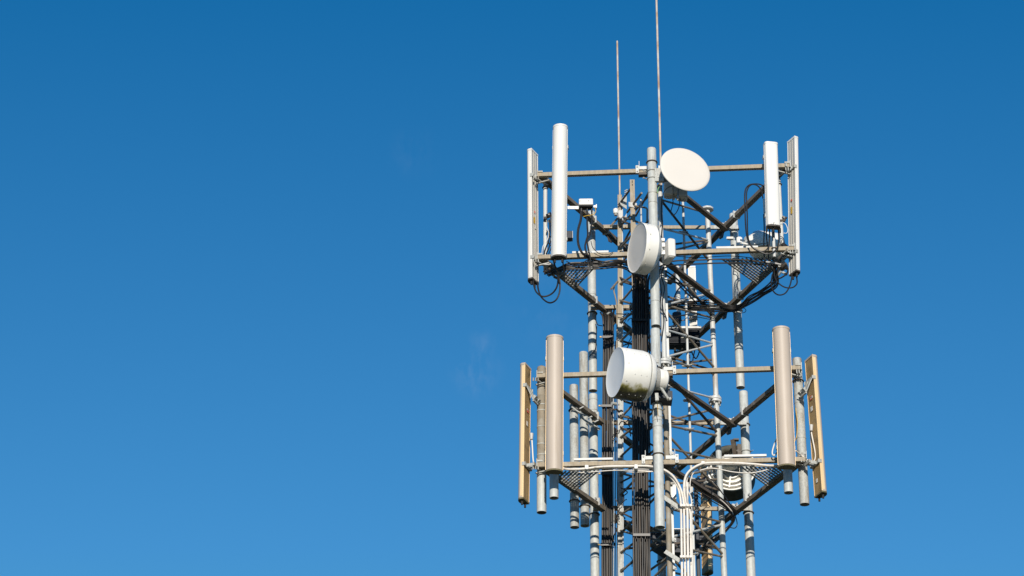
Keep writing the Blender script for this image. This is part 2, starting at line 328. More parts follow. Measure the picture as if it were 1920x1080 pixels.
# ------------------------------------------------------------------ head frames (three cornered platforms)
def grating(b, z, corner, other, uout, side, n, step, z_off=-.05):
    """parallel bars from the front beam to the side beam, near one front corner"""
    (ua, va), (ub, vb) = uout
    A = H(ua, va, z+z_off); B = H(ub, vb, z+z_off); d = (B-A)
    fdir = (FL-FR).normalized() if side < 0 else (FR-FL).normalized()
    for i in range(n):
        a = A + fdir*step*i
        # intersect with side beam line corner->BK
        p, q = corner, BK; e = q-p
        den = d.x*e.y - d.y*e.x
        t = ((p.x-a.x)*e.y - (p.y-a.y)*e.x)/den
        if t <= .02: break
        bb = a + d*t; b.bar(a, bb, .013, .018)
        # twisted cross rods show as dots
        ln = (bb-a).length; m_ = int(ln/.055)
        for j in range(1, m_):
            c = lerp(a, bb, j/m_); b.bar(c, c+fdir*step, .006, .006)
def headframe(name, label, zt, zb, gl, gr, toe):
    hf = thing(name, label, 'antenna frame', (2.0, 28.4, zb), None)
    for z, lo in ((zt, False), (zb, True)):
        fd = (FR-FL).normalized(); dl, dr = (-.012, -.036) if (z == Z4) else (0, 0)
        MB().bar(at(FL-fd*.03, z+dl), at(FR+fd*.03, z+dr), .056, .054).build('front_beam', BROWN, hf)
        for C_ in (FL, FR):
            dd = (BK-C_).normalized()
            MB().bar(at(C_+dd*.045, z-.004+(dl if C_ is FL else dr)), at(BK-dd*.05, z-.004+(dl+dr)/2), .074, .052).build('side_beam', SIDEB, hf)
        # cross plates tying the side beams, the mast legs and the outer pipes
        yb = 28.93
        MB().bar(Vector((1.04, yb, z+.012)), Vector((1.66, yb-.02, z+.012)), .05, .05).build('cross_bar', BROWN, hf)
        MB().bar(Vector((1.95, yb-.01, z+.012)), Vector((2.60, yb-.015, z+.012)), .03, .048).build('cross_bar', BROWN, hf)
        MB().bar(Vector((2.602, yb-.015, z+.012)), Vector((3.02, yb-.02, z+.012)), .034, .052).build('cross_bar', GALVR, hf)
        # central inclined ties
        tC = (1.80-FL.x)/(FR.x-FL.x)
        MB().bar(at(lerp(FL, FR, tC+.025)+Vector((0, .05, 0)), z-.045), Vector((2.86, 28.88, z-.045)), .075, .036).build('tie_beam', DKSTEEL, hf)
        # centre channel with end plates and bolts
        for sx in (-1, 1):
            p = at(lerp(FL, FR, tC), 0)
            a0 = at(p+fd*sx*.07+Vector((0, -.035, 0)), z+.03); a1 = at(p+fd*sx*.19+Vector((0, -.035, 0)), z+.03)
            MB().bar(a0, a1, .02, .045).build('channel', GALVB, hf)
            pl = a1 + fd*sx*.012 + Vector((0, -.004, -.02)); MB().box(pl, fd*.042, (0, .02, 0), (0, 0, .115), .003).build('end_plate', GALVB, hf)
            MB().box(pl+fd*sx*-.024+Vector((0, 0, .05)), fd*.006, (0, .05, 0), (0, 0, .12)).build('end_plate', GALVB, hf)
            b = MB()
            for dz in (-.033, .033): b.cyl(pl+Vector((0, -.011, dz)), pl+Vector((0, -.023, dz)), .010, 6)
            b.build('bolt', GALVR, hf)
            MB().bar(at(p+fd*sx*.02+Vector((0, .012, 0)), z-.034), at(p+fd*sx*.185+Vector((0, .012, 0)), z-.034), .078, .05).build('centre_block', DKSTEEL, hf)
        # corner clamps
        for C_, sx in ((FL, -1), (FR, 1)):
            p = at(C_, z); b = MB()
            b.box(p+fd*sx*.036+Vector((0, -.0, .01)), fd*.012, (0, .10, 0), (0, 0, .10))
            b.box(p+fd*sx*.0+Vector((0, -.032, .036)), fd*.07, (0, .012, 0), (0, 0, .022))
            b.bar(p+Vector((sx*.02, .03, -.05)), p+Vector((-sx*.10, .16, -.05)), .03, .012)
            b.bar(p+Vector((sx*.05, .06, -.09)), p+Vector((-sx*.12, .03, -.055)), .025, .012)
            for j in range(3): b.cyl(p+Vector((sx*.03*j-.02, -.02, -.075)), p+Vector((sx*.03*j-.02, -.02, -.03)), .008, 6)
            b.build('corner_clamp', GALVR, hf)
            # clamp on the side beam near its pipe, gusset below
            for t, vis in ((.40, 1), (.50, 1)):
                q = at(lerp(C_, BK, t), z); dd = (BK-C_).normalized(); b = MB()
                b.box(q+Vector((0, 0, .012)), dd*.02, dd.cross(Vector((0, 0, 1)))*.10, (0, 0, .10)); b.cyl(q+dd*.012+Vector((0, -.03, .05)), q-dd*.04+Vector((0, -.03, .05)), .009, 6)
                b.build('beam_clamp', GALVB, hf)
            q = at(lerp(C_, BK, .53), z-.075); dd = (BK-C_).normalized()
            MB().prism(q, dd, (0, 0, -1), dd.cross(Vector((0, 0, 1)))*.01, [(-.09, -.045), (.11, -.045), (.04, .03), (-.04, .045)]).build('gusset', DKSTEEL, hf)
    b = MB(); grating(b, zb, FL, BK, gl, -1, 10, .050); b.build('grating', GRATE, hf, smooth=False)
    b = MB(); grating(b, zb, FR, BK, gr, 1, 14, .050); b.build('grating', GRATE, hf, smooth=False)
    for (u0, u1, v) in toe:
        a = P(u0, v, 27.58); c = P(u1, v-(u1-u0)*.035, 27.55); c.z = a.z
        MB().bar(a, c, .03, .028).build('toe_plate', GALVB, hf)
    return hf
hu = headframe('antenna_frame', 'upper three cornered steel frame on the mast with brown beams, black cables and corner gratings', Z1, Z2, ((1113, 503), (1083, 535)), ((1354, 486), (1411, 526)), ((1073, 1141, 474), (1343, 1421, 465)))
hl = headframe('antenna_frame', 'lower three cornered steel frame on the mast with brown beams and white cables under it', Z3, Z4, ((1123, 882), (1084, 914)), ((1391, 876), (1438, 910)), ((1076, 1149, 862), (1358, 1437, 855.5)))

# ------------------------------------------------------------------ mounting pipes
def pipe(label, group, xy, v0, v1, r, m, bands=(), rings=(), cap=False, name='mounting_pipe', ubolt=(), bottom=None):
    x, y = xy; zt = VZ(x, y, v0) - (0 if cap else 0); zb = VZ(x, y, v1) if bottom is None else bottom
    t = thing(name, label, 'steel pipe', (x, y, zb), group); o = Vector((x, y, zb)); ln = zt-zb
    b = MB().lathe(o, (0, 0, 1), [(.09, r*.86), (0, r*.86), (0, r), (.004, r), (ln-.012, r), (ln, r*.93), (ln, 0)], 24); b.build('tube', m, t)
    MB().lathe(o, (0, 0, 1), [(.088, r*.855), (.088, 0)], 24).build('inside', INNER, t)
    for v in bands: MB().lathe(at((x, y), VZ(x, y, v)-.01), (0, 0, 1), [(0, r), (.001, r+.0035), (.013, r+.0035), (.014, r)], 24).build('clamp_band', GALVR, t)
    for v in rings: MB().torus(at((x, y), VZ(x, y, v)), (0, 0, 1), r+.007, .0085, 28, 8).build('clamp_ring', DKSTEEL, t)
    for v in ubolt:
        z = VZ(x, y, v); b = MB(); b.torus(at((x, y), z), (0, 0, 1), r+.006, .006, 24, 6); b.cyl((x-r-.004, y, z), (x-r-.05, y-.03, z-.0), .006, 6); b.cyl((x-r-.045, y-.028, z), (x-r-.058, y-.036, z), .012, 6); b.cyl((x+r+.004, y, z), (x+r+.03, y-.05, z), .006, 6); b.build('u_bolt', GALVR, t)
    return t
def xyP(u, v, Y): q = P(u, v, Y); return (q.x, q.y)
MIDY = 27.26
cu = xyP(1225, 470, MIDY)
pipe('tall upright grey pipe in front of the upper frame behind the two smaller dishes', 'mounting pipes', (cu[0]+.008, cu[1]), 279.5, 612, .059, GALV, bands=(363, 381, 566), rings=(305,), ubolt=(322, 336))
clow = xyP(1233, 800, MIDY)
pipe('upright grey pipe at the middle of the lower frame, behind the mossy drum dish', 'mounting pipes', clow, 618, 989, .060, GALV, bands=(789, 801, 783), rings=(692, 853), ubolt=(770,))
lp = (1.06, 29.06); rp = (3.005, 28.99); rpu = (2.972, 28.99)
pipe('long upright grey pipe on the left side of the upper frame, striped by shadow', 'mounting pipes', lp, 398, 733, .056, GALV, bands=(553, 647), rings=(588,))
pipe('long upright grey pipe on the right side of the upper frame with open lower end', 'mounting pipes', rpu, 402, 727, .056, GALV, bands=(620,), rings=(430, 583))
pipe('upright grey pipe left of the black cable bundle running down out of the photo', 'mounting pipes', lp, 740, 1080, .057, GALV, bands=(750, 770), rings=(965,), bottom=10.5)
pipe('upright grey pipe right of the lower frame in front of the rear dish', 'mounting pipes', rp, 735, 1080, .057, GALV, bands=(985,), rings=(797, 962), bottom=10.5, ubolt=(847,))
q = H(1095, 775, Z3); pipe('mottled grey pipe on the lower left beam, taller of the two short pipes there', 'mounting pipes', (q.x, q.y), 661.5, 986, .057, GALVR, rings=(770, 950))
q = H(1076, 760, Z3); pipe('mottled grey pipe on the lower left beam, shorter outer one with lower top', 'mounting pipes', (q.x, q.y), 723, 989, .056, GALVR, rings=(770, 940))
b1p = xyP(1015.5, 820, 27.70)
t = pipe('brown stained pipe at the left corner of the lower frame between two antennas', 'corner mounting pipes', b1p, 689, 961, .057, DIRTP, bands=(760, 771, 801, 834, 854))
MB().cyl(at(b1p, VZ(*b1p, 689)), at(b1p, VZ(*b1p, 686)), .02, 8).build('top_bolt', DKSTEEL, t)
MB().lathe(at(b1p, VZ(*b1p, 961)-.001), (0, 0, 1), [(0, .05), (0, .0595), ((961-885)/140, .0595), ((961-885)/140+.001, .05)], 24).build('sleeve', GALV, t)
q = P(1038.5, 800, 27.42); pipe('short grey pipe end poking out below the left upright beige panel', 'corner mounting pipes', (q.x, q.y), 650, 934, .055, GALV)
b2p = xyP(1501, 800, 27.47)
t = pipe('mottled grey pipe at the right corner of the lower frame beside a brown panel', 'corner mounting pipes', b2p, 673, 946, .058, GALVR, bands=(742, 756, 822), rings=(715,))
q = P(1472.5, 800, 27.22); pipe('short grey pipe end poking out below the right upright beige panel', 'corner mounting pipes', (q.x, q.y), 650, 924, .055, GALV)
q = xyP(1022.5, 410, 27.74); pipe('thin pale pipe hidden partly by the tall white antenna at the upper left corner', 'thin corner pipes', q, 338, 505, .026, GALVB, rings=(352,))
q = xyP(1464, 410, 27.50); pipe('thin pale pipe between the two white antennas at the upper right corner', 'thin corner pipes', q, 335, 505, .024, GALVB, rings=(346,), bands=(422,))
q = xyP(1450.5, 450, 27.22); pipe('thin pale pipe behind the short flat white antenna, seen below its base', 'thin corner pipes', q, 300, 482, .020, GALVB, rings=(466,))
q = xyP(1273, 600, 30.15); pipe('pale pipe far behind the mast next to the rear white panel', 'rear mounting pipes', q, 500, 660, .03, GALVB, bands=(555,))
q = xyP(1241, 1055, 29.9); pipe('shaded pipe behind the mast under the dark box at the photo foot', 'rear mounting pipes', q, 1020, 1080, .055, GALV, bottom=10.5, rings=(1053,))

q = H(1095, 772, Z3)
for k, (u, v) in enumerate(((1085, 772), (1101, 790), (1113, 797))):
    c = P(u, v, 28.3+.12*k); t = thing('pipe_bracket', ('left', 'middle', 'right')[k]+' one of the three toothed pipe brackets under the lower left side beam', 'bracket', c, 'toothed brackets under the lower left beam')
    MB().bar(c+Vector((-.09, -.04, .05)), c+Vector((.07, .06, -.04)), .012, .022).build('arm', GALVR, t)
    MB().bar(c+Vector((-.04, -.09, -.02)), c+Vector((.08, -.03, -.07)), .010, .018).build('arm', GALVR, t)
    MB().cyl(c+Vector((.01, -.09, .0)), c+Vector((.06, -.11, .02)), .009, 8).build('bolt', GALVB, t)
# ------------------------------------------------------------------ whip rods
q = L_ + Vector((.02, -.03, 0)); o = MB().tube([at(q, VZ(q.x, q.y, v)) for v in range(400, 70, -20)]+[at(q, VZ(q.x, q.y, 77))], .012, 8).build('lightning_rod', RUST); tag(o, 'shorter rust streaked rod rising above the mast, its tip against the sky', 'lightning rod')
q = F_ + Vector((.02, -.0, 0)); o = MB().tube([at(q, VZ(q.x, q.y, 350-25*i)) for i in range(20)], .0135, 8).build('lightning_rod', RUST); tag(o, 'taller thin rod beside the cream dish that leaves the photo at the top', 'lightning rod')

# ------------------------------------------------------------------ panel antennas
def panel(label, top, bot, Y, az, wd, dp, kind, mm, group=None, brackets=(.15, .85), arm=.10, stickers=(), conn=2, scissor=False, ptop=None):
    """kind 'round': half-elliptic front; 'flat': rounded slab. az: facing, 0 = towards the camera, + = to its right"""
    body, back, edge, capm, botm = mm
    T = P(top[0], top[1], Y); B = P(bot[0], bot[1], Y)
    t = thing('panel_antenna', label, 'antenna', B, group)
    n = Vector((math.sin(rad(az)), -math.cos(rad(az)), 0)); D = T-B; n = (n - D.normalized()*n.dot(D.normalized())).normalized(); x = D.cross(n).normalized()*-1; x = n.cross(D).normalized(); D_ = D.normalized()
    def outl(k=1.0, off=0):
        w2 = wd/2*k; f = .022 if kind == 'round' else .012; o = [(-w2, -off), (w2, -off)]
        m = 20
        for i in range(m+1):
            a = math.pi*i/m
            if kind == 'round': o.append((math.cos(a)*(w2), f + math.sin(a)*dp*k))
            else:
                e = .45; c_, s_ = math.cos(a), math.sin(a); o.append((math.copysign(abs(c_)**e, c_)*w2, f + abs(s_)**e*dp*k*.8 + math.sin(a)*dp*.15))
        return o
    MB().prism(B+D_*.012, x, n, D*(1-.024/D.length), outl()).build('radome', body, t)
    MB().prism(T-D_*.022, x, n, D_*.024, outl(1.035, .019)).build('end_cap', capm, t)
    MB().prism(B-D_*.002, x, n, D_*.02, outl(1.02, .018)).build('base_cap', botm, t)
    b = MB(); b.box(B+D*.5-n*.007, x*wd*.90, n*.012, D*.985)
    b.build('back_plate', back, t)
    for sx in (-1, 1):
        b = MB(); b.box(B+D*.5+x*sx*(wd/2-.004)-n*.008, x*.008, n*.018, D*.985); b.box(B+D*.5+x*sx*(wd/2+.001)+n*.010, x*.004, n*.030, D*.96); b.build('edge_rail', edge, t)
    if wd > .16 and body is not BEIGE:
        b = MB(); b.box(B+D*.5-n*.016+x*.02, x*.010, n*.006, D*.98); b.box(B+D*.5-n*.016-x*.03, x*.006, n*.006, D*.98); b.build('rib', back, t)
    for f in brackets:
        c = B+D*f
        b = MB(); b.box(c-n*.026, x*wd*1.02, n*.014, D_*.045); b.box(c-n*.018+x*(wd/2+.006), x*.008, n*.05, D_*.045); b.box(c-n*.018-x*(wd/2+.006), x*.008, n*.05, D_*.045)
        if scissor and f > .5:
            for sx in (-1, 1):
                e0 = c-n*.03+x*sx*.05; e1 = c-n*(.03+arm*.9)+x*sx*.05-D_*.20; b.bar(e0, e1, .012, .05, up=x); b.bar(e1, c-n*(.03+arm*1.3)+x*sx*.05-D_*.06-D_*.1, .012, .05, up=x)
            b.bar(c-n*(.03+arm*.9)-x*.07-D_*.20, c-n*(.03+arm*.9)+x*.07-D_*.20, .02, .04)
        else:
            for sx in (-1, 1): b.box(c-n*(.03+arm/2)+x*sx*.035, x*.010, n*arm, D_*.04)
        b.box(c-n*(.03+arm)-(D_*.16 if scissor and f > .5 else D_*0), x*.12, n*.02, D_*.045)
        b.build('bracket', GALVR, t)
    for i in range(conn):
        c = B + x*(wd*.5*(i-(conn-1)/2)) + n*dp*.35
        MB().cyl(c-D_*.06, c, .013, 8).build('connector', INNER, t)
    for (f, xx, hh, ww, m_) in stickers:
        MB().box(B+D*f+x*xx-n*.0225, x*ww, n*.002, D_*hh).build('label_sticker', m_, t)
    return t
WM = (WHITE, GREYBK, WHITE, WHITE, CAPD); BM = (BEIGE, BRBACK, GOLD, BEIGE, CAPBR)
GP = 'panel antennas of the upper frame'; GB = 'brown panel antennas of the lower frame'
a1 = panel('tallest white antenna with a rounded front at the left of the upper frame', (1051, 240), (1048, 486.5), 27.2, -9, .185, .085, 'round', WM, GP, conn=2)
a2 = panel('narrow white antenna seen from its ribbed side at the far left of the upper frame', (1000.5, 284.5), (1002, 528), 27.66, -117, .185, .055, 'round', WM, GP, brackets=(.16, .79), arm=.11, stickers=((.52, -.02, .03, .03, RED), (.455, -.03, .09, .04, YEL), (.40, .0, .02, .03, LBL)))
a3 = panel('shorter flat fronted white antenna at the right corner of the upper frame', (1444, 272), (1449, 429), 27.08, 8, .172, .075, 'flat', WM, GP, conn=3)
a4 = panel('narrow white antenna seen from its ribbed side at the far right of the upper frame', (1485, 261), (1488.5, 513), 27.35, 117, .172, .046, 'round', WM, GP, brackets=(.14, .77), arm=.10, stickers=((.535, 0, .03, .03, RED), (.46, 0, .10, .035, YEL)))
b1 = panel('upright beige antenna with a rounded front at the left of the lower frame', (1040, 635), (1039, 888), 27.15, 2, .205, .095, 'round', BM, GB, conn=0)
b2 = panel('narrow tan antenna showing its brown back at the far left of the lower frame', (988, 686), (984.5, 940), 27.60, -113, .190, .055, 'round', BM, GB, brackets=(.25, .83), arm=.10, scissor=True, stickers=((.66, 0, .05, .05, RED), (.665, 0, .025, .055, LBL), (.56, -.02, .06, .04, LBL)))
b3 = panel('upright beige antenna leaning slightly at the right corner of the lower frame', (1464, 619), (1475, 879), 26.98, 1, .205, .095, 'round', BM, GB, conn=0)
b4 = panel('narrow tan antenna showing its brown back at the far right of the lower frame', (1518, 671), (1536.5, 928), 27.30, 111, .195, .06, 'round', BM, GB, brackets=(.22, .83), arm=.10, scissor=True, stickers=((.70, 0, .05, .05, RED), (.70, .015, .03, .055, LBL), (.62, 0, .06, .05, LBL), (.10, 0, .05, .04, LBL)))
a5 = panel('white antenna half hidden behind the mast under the upper frame', (1297, 500), (1301, 640), 30.4, 172, .10, .06, 'flat', WM, GP, brackets=(.3, .7), conn=2)
b5 = panel('brown antenna behind the lower mast next to the white cables, cut by the photo edge', (1321, 862), (1324.5, 1075), 29.75, 114, .18, .06, 'round', BM, GB, brackets=(.2, .8), arm=.10, stickers=((.82, 0, .06, .05, RED), (.72, 0, .06, .05, LBL)), conn=1)
# faint printed maker's marks near the foot of the short white antenna
c = P(1453.5, 420.5, 26.985)
b = MB()
for (du, dv, wv, hv) in ((-7.5, -.8, 3.2, 1.0), (-3.8, -.4, 3.4, .9), (.6, 0, 2.0, .8), (3.6, .6, 3.0, 1.0), (-3.2, -2.2, 1.0, 1.8), (-2, -3.6, 2.0, .8)):
    b.box(c+Vector((du/147, 0, -dv/130)), (wv/147, 0, 0), (0, .003, 0), (0, 0, hv/130))
b.build('printed_mark', INK, a3)

# ------------------------------------------------------------------ dishes
def ring_bolts(o, ax, R, t_, n, r=.007):
    x = Vector((0, 0, 1)); y = ax.cross(x); b = MB()
    for k in range(n):
        a = 2*math.pi*k/n+.2; d = x*math.cos(a)+y*math.sin(a); b.cyl(o+ax*t_+d*(R-.002), o+ax*t_+d*(R+.006), r, 6)
    return b
# cream dish, facing the camera
n = Vector((.29, -.945, .125)).normalized(); c = P(1285, 317, 27.0)
t = thing('microwave_dish', 'cream round dish facing the camera at the top of the mast', 'dish antenna', c, 'microwave dishes'); R = .335
MB().lathe(c, -n, [(-.006, 0), (-.0058, R*.5), (-.005, R*.8), (-.003, R*.92), (.0, R*.98), (.006, R)], 72).build('radome', CREAM, t)
MB().lathe(c, -n, [(.006, R), (.009, R+.001), (.018, R), (.021, R-.012), (.08, R*.78), (.14, R*.48), (.17, .1), (.17, 0)], 72).build('back_shell', SHELL, t)
q = c-n*.20; b = MB(); b.lathe(q, -n, [(0, 0), (0, .10), (.03, .10), (.035, .075), (.09, .075), (.10, .09), (.13, .09), (.13, 0)], 24); b.build('hub', GALVB, t)
for k in range(3):
    qq = P((1253, 1266, 1280)[k], (357, 359, 362)[k], 27.27+.03*k); b = MB(); b.box(qq, ((.115, .06, .115)[k], .02, 0), (0, .14, 0), (0, 0, (.19, .14, .19)[k]), .014); b.cyl(qq-Vector((.02, 0, .07)), qq-Vector((.02, 0, .12)), .014, 10); b.cyl(qq-Vector((-.02, 0, .07)), qq-Vector((-.02, 0, .115)), .012, 10); b.build('radio_unit', GREYBK, t)
b = MB(); qq = P(1236, 329, 27.22); b.box(qq, (.11, 0, 0), (0, .05, 0), (0, 0, .19)); b.box(qq+Vector((.06, 0, -.02)), (.16, 0, 0), (0, .06, 0), (0, 0, .05)); b.build_each('bracket', GALVR, t)
b = MB()
for k in range(7): b.lathe(P(1245, 330, 27.22)+Vector((.012*k, -.0, -.004*k)), (1, .2, -.3), [(0, 0), (0, .055), (.006, .055), (.006, 0)], 16)
b.build('cooling_fins', GALVR, t)
# drum dish on the upper frame, facing left
n = Vector((-math.sin(rad(70)), -math.cos(rad(70)), 0)); c = P(1195, 464.5, 26.90)
t = thing('microwave_dish', 'white shallow drum dish facing left at the middle of the upper frame', 'dish antenna', c, 'microwave dishes'); R = .317
MB().lathe(c, -n, [(-.0, 0), (.0, R*.5), (.002, R*.93), (.0, R*.95), (-.004, R*.97)], 72).build('radome', CREAM, t)
MB().lathe(c, -n, [(-.004, R*.97), (-.006, R*.99), (0, R), (.03, R), (.031, R-.006), (.036, R-.006), (.037, R), (.160, R), (.168, R-.008), (.235, R*.70), (.265, R*.42), (.265, 0)], 72).build('shroud', SHELL, t)
ring_bolts(c, -n, R, .045, 10).build('rim_bolt', GALVR, t)
q = c-n*.265; b = MB(); b.lathe(q, -n, [(0, 0), (0, .12), (.02, .12), (.02, .08), (.05, .08), (.05, 0)], 24); b.build('hub', GALVB, t)
qq = P(1251, 471, 27.05); b = MB(); b.box(qq-n*.02+Vector((0, 0, .0)), n*.10, n.cross(Vector((0, 0, 1)))*.24, (0, 0, .27), .018); b.build('radio_unit', WHITE, t)
b = MB()
for k in range(5):
    a = k*1.25; b.box(qq+n*.065+Vector((-.0, -.08-.03*math.cos(a), .10*math.sin(a))), (.05, 0, 0), (0, .04, 0), (0, 0, .035))
b.build_each('latch', WHITE, t)
# mossy drum dish on the lower frame
n = Vector((-math.sin(rad(71)), -math.cos(rad(71)), 0)); c = P(1154, 698.5, 26.80)
t = thing('microwave_dish', 'deep white drum dish with green moss underneath on the lower frame', 'dish antenna', c, 'microwave dishes'); R = .311
MB().lathe(c, -n, [(.012, 0), (.010, R*.5), (.004, R*.9), (-.002, R*.965)], 72).build('radome', FACE, t)
MB().lathe(c, -n, [(-.002, R*.965), (-.004, R*.985), (0, R), (.03, R+.001), (.30, R*1.005), (.345, R*.97), (.35, R*.94)], 72).build('shroud', MOSS, t)
MB().lathe(c, -n, [(.347, R*.92), (.351, R*.92), (.357, R*.98), (.363, R*.93)], 72).build('seal_ring', GALVR, t)
MB().lathe(c, -n, [(.361, R*.92), (.366, R*.94), (.415, R*.90), (.44, R*.80), (.455, R*.6), (.462, .12), (.462, 0)], 72).build('back_shell', SHELL, t)
b = ring_bolts(c, -n, R, .05, 9, .008)
for tt in (.14, .22, .29): b2_ = ring_bolts(c, -n, R, tt, 7, .006); b.f += [tuple(i+len(b.v) for i in f) for f in b2_.f]; b.v += b2_.v
b.build('rim_bolt', GALVB, t)
q = c-n*.462; b = MB()
MB().lathe(q, -n, [(0, 0), (0, .105), (.08, .105), (.08, 0)], 24).build('hub', DKSTEEL, t)
for k in range(6): b.lathe(q-n*(.006+.0125*k), -n, [(0, .10), (0, .14), (.005, .14), (.005, .10)], 24)
b.build('cooling_fins', GALVB, t)
MB().lathe(q-n*.078, -n, [(0, 0), (0, .125), (.01, .130), (.095, .128), (.110, .115), (.118, .09), (.12, 0)], 40).build('radio_unit', WHITE, t)
b = MB(); b.bar(P(1232, 752, 26.95), P(1231, 738, 26.95), .04, .04); b.bar(P(1236, 722, 26.95), P(1254, 750, 27.0), .02, .03); b.cyl(P(1254, 749, 26.98), P(1258, 747, 26.98), .02, 8); b.box(P(1231, 677, 27.1), (.05, 0, 0), (0, .02, 0), (0, 0, .05)); b.build_each('bracket', GALVR, t)
MB().box(P(1240, 746, 27.2), (.26, .03, 0), (0, .22, 0), (0, 0, .10)).build('mount_box', DKBOX, t)  # dark navy colour stands in for shade behind the dish
# rear white drum on the upper right pipe
n = Vector((math.sin(rad(104)), -math.cos(rad(104)), 0)); c = P(1404, 456, 28.72)
t = thing('microwave_dish', 'white drum dish half hidden behind the flat white antenna at the upper right', 'dish antenna', c, 'microwave dishes'); R = .185
MB().lathe(c, n, [(-.06, 0), (-.055, .08), (0, R*.55), (.06, R*.9), (.10, R), (.40, R), (.41, R*.97), (.41, 0)], 56).build('shroud', SHELL, t)
MB().box(P(1386, 456, 28.72), (.075, 0, 0), (0, .12, 0), (0, 0, .15), .015).build('radio_unit', SHELL, t)
b = MB(); b.bar(P(1364, 447, 28.85), P(1376, 447, 28.8), .05, .03); b.bar(P(1388, 455, 28.6), P(1402, 458, 28.55), .02, .02); b.bar(P(1388, 450, 28.6), P(1400, 452, 28.55), .02, .02); b.box(P(1428, 458.5, 28.35), (.20, 0, .03), (0, .10, 0), (0, 0, .012)); b.box(P(1430, 462, 28.35), (.17, 0, .03), (0, .10, 0), (0, 0, .012)); b.build_each('bracket', SHELL, t)
# rear dish seen from behind, lower right
n = Vector((math.sin(rad(176)), -math.cos(rad(176)), 0)); c = P(1371, 877, 29.22)
t = thing('microwave_dish', 'dark bellied dish seen from its ribbed back at the lower right of the mast', 'dish antenna', c, 'microwave dishes'); R = .315
MB().lathe(c, n, [(.0, R*.94), (-.01, R*.95), (-.012, R), (0, R+.004), (.02, R+.002)], 64).build('rim', SHELL, t)
MB().lathe(c, n, [(.02, R+.001), (.36, R), (.37, R*.96), (.37, 0)], 64).build('shroud', DKREAR, t)  # shaded belly put into the shroud colour
MB().lathe(c, n, [(.0, R*.94), (.02, R*.90), (.05, R*.75), (.055, R*.55), (.06, R*.3), (.06, 0)], 64).build('back_shell', GREYBK, t)
b = MB()
for (R1, t0) in ((R*.86, .02), (R*.66, .04), (R*.45, .05)): b.lathe(c, n, [(t0, R1), (t0-.035, R1-.006), (t0-.035, R1-.018), (t0, R1-.022)], 48)
b.build('ring_rib', SHELL, t)
b = MB()
for k in range(6):
    a = k*math.pi/3+.4; d = Vector((1, 0, 0))*math.cos(a)+Vector((0, 0, 1))*math.sin(a); b.bar(c+d*.10+n*.02, c+d*R*.9+n*.0, .02, .035, up=n)
b.build_each('spoke', SHELL, t)
MB().box(c-n*.08+Vector((-.02, 0, .03)), (.20, 0, 0), (0, .16, 0), (0, 0, .16), .03).build('radio_unit', SHELL, t)
b = MB(); b.bar(P(1379, 852, 29.0), P(1374, 824, 28.95), .05, .05); b.box(P(1380, 825, 28.95), (.07, 0, 0), (0, .06, 0), (0, 0, .02)); b.box(P(1386, 845, 28.97), (.05, 0, 0), (0, .06, 0), (0, 0, .16)); b.bar(P(1352, 866, 28.95), P(1386, 861, 28.95), .06, .04); b.build_each('bracket', DKSTEEL, t)

b = MB().tube([c+n*-.035+Vector((math.cos(a)*R*.80, 0, math.sin(a)*R*.80)) for a in [rad(38+8*k) for k in range(14)]], .048, 10); b.build('hood', DKREAR, t)
# ------------------------------------------------------------------ equipment boxes
q = P(1098.5, 381.5, 27.3)
t = thing('junction_box', 'small white box on a bracket with three black cables at the upper left', 'box', q-Vector((0, 0, .05)))
MB().box(q, (.178, -.006, 0), (0, .10, 0), (0, 0, .095), .008).build('housing', WHITE, t)
MB().box(q+Vector((0, .0, -.058)), (.165, 0, 0), (0, .10, 0), (0, 0, .02)).build('base', INNER, t)
b = MB(); b.box(P(1074.5, 389.5, 27.3), (.14, 0, 0), (0, .012, 0), (0, 0, .042)); b.build('bracket', WHITE, t)
b = MB(); b.box(P(1115, 388, 27.3), (.03, 0, 0), (0, .03, 0), (0, 0, .03)); b.box(P(1118, 388, 27.3), (.012, 0, 0), (0, .05, 0), (0, 0, .05)); b.build('terminal', SHELL, t)
b = MB()
for u in (1068.5, 1078): b.cyl(P(u, 389.5, 27.293), P(u, 389.5, 27.288), .005, 8)
b.build('hole', INNER, t)
b = MB()
for (u, wv) in ((1088, .012), (1091.2, .010), (1103.5, .022)): b.box(P(u, 376.2, 27.243), (wv, 0, 0), (0, .002, 0), (0, 0, .007))
b.build('printed_mark', INK, t)
for i, u in enumerate((1090, 1101, 1109.5)): MB().cyl(P(u, 389, 27.3), P(u, 397, 27.3), .018 if i == 0 else .012, 10).build('connector', BLACK, t)
q = P(1282, 637, 29.5)
t = thing('radio_unit', 'dark finned equipment box behind the mast below the upper frame', 'radio unit', q, 'dark equipment boxes')
MB().box(q, (.42, 0, 0), (0, .18, 0), (0, 0, .22), .01).build('housing', DKBOX, t)
b = MB()
for k in range(11): b.box(q+Vector((0, -.10, -.095+.019*k)), (.40, 0, 0), (0, .02, 0), (0, 0, .006))
b.build('cooling_fins', DKBOX, t)
MB().box(q+Vector((.0, -.08, .135)), (.46, 0, .005), (0, .05, 0), (0, 0, .03)).build('top_rail', GALVB, t)
for k in range(3): b = MB(); b.cyl(q+Vector((-.12+.1*k, 0, -.12)), q+Vector((-.12+.1*k, 0, -.19)), .016, 8); b.build('connector', INNER, t)
q = P(1273, 1016, 29.4)
t = thing('equipment_tray', 'wide dark tray behind the white cables at the foot of the photo', 'tray', q, 'dark equipment boxes')
MB().prism(q, (1, 0, 0), (0, 0, 1), (0, .25, 0), [(-.36, .13), (.36, .13), (.24, -.02), (.14, -.14), (-.16, -.14), (-.34, -.02)]).build('housing', DKBOX, t)
MB().box(q+Vector((0, -.02, .15)), (.74, 0, 0), (0, .05, 0), (0, 0, .035)).build('top_rail', GALVB, t)
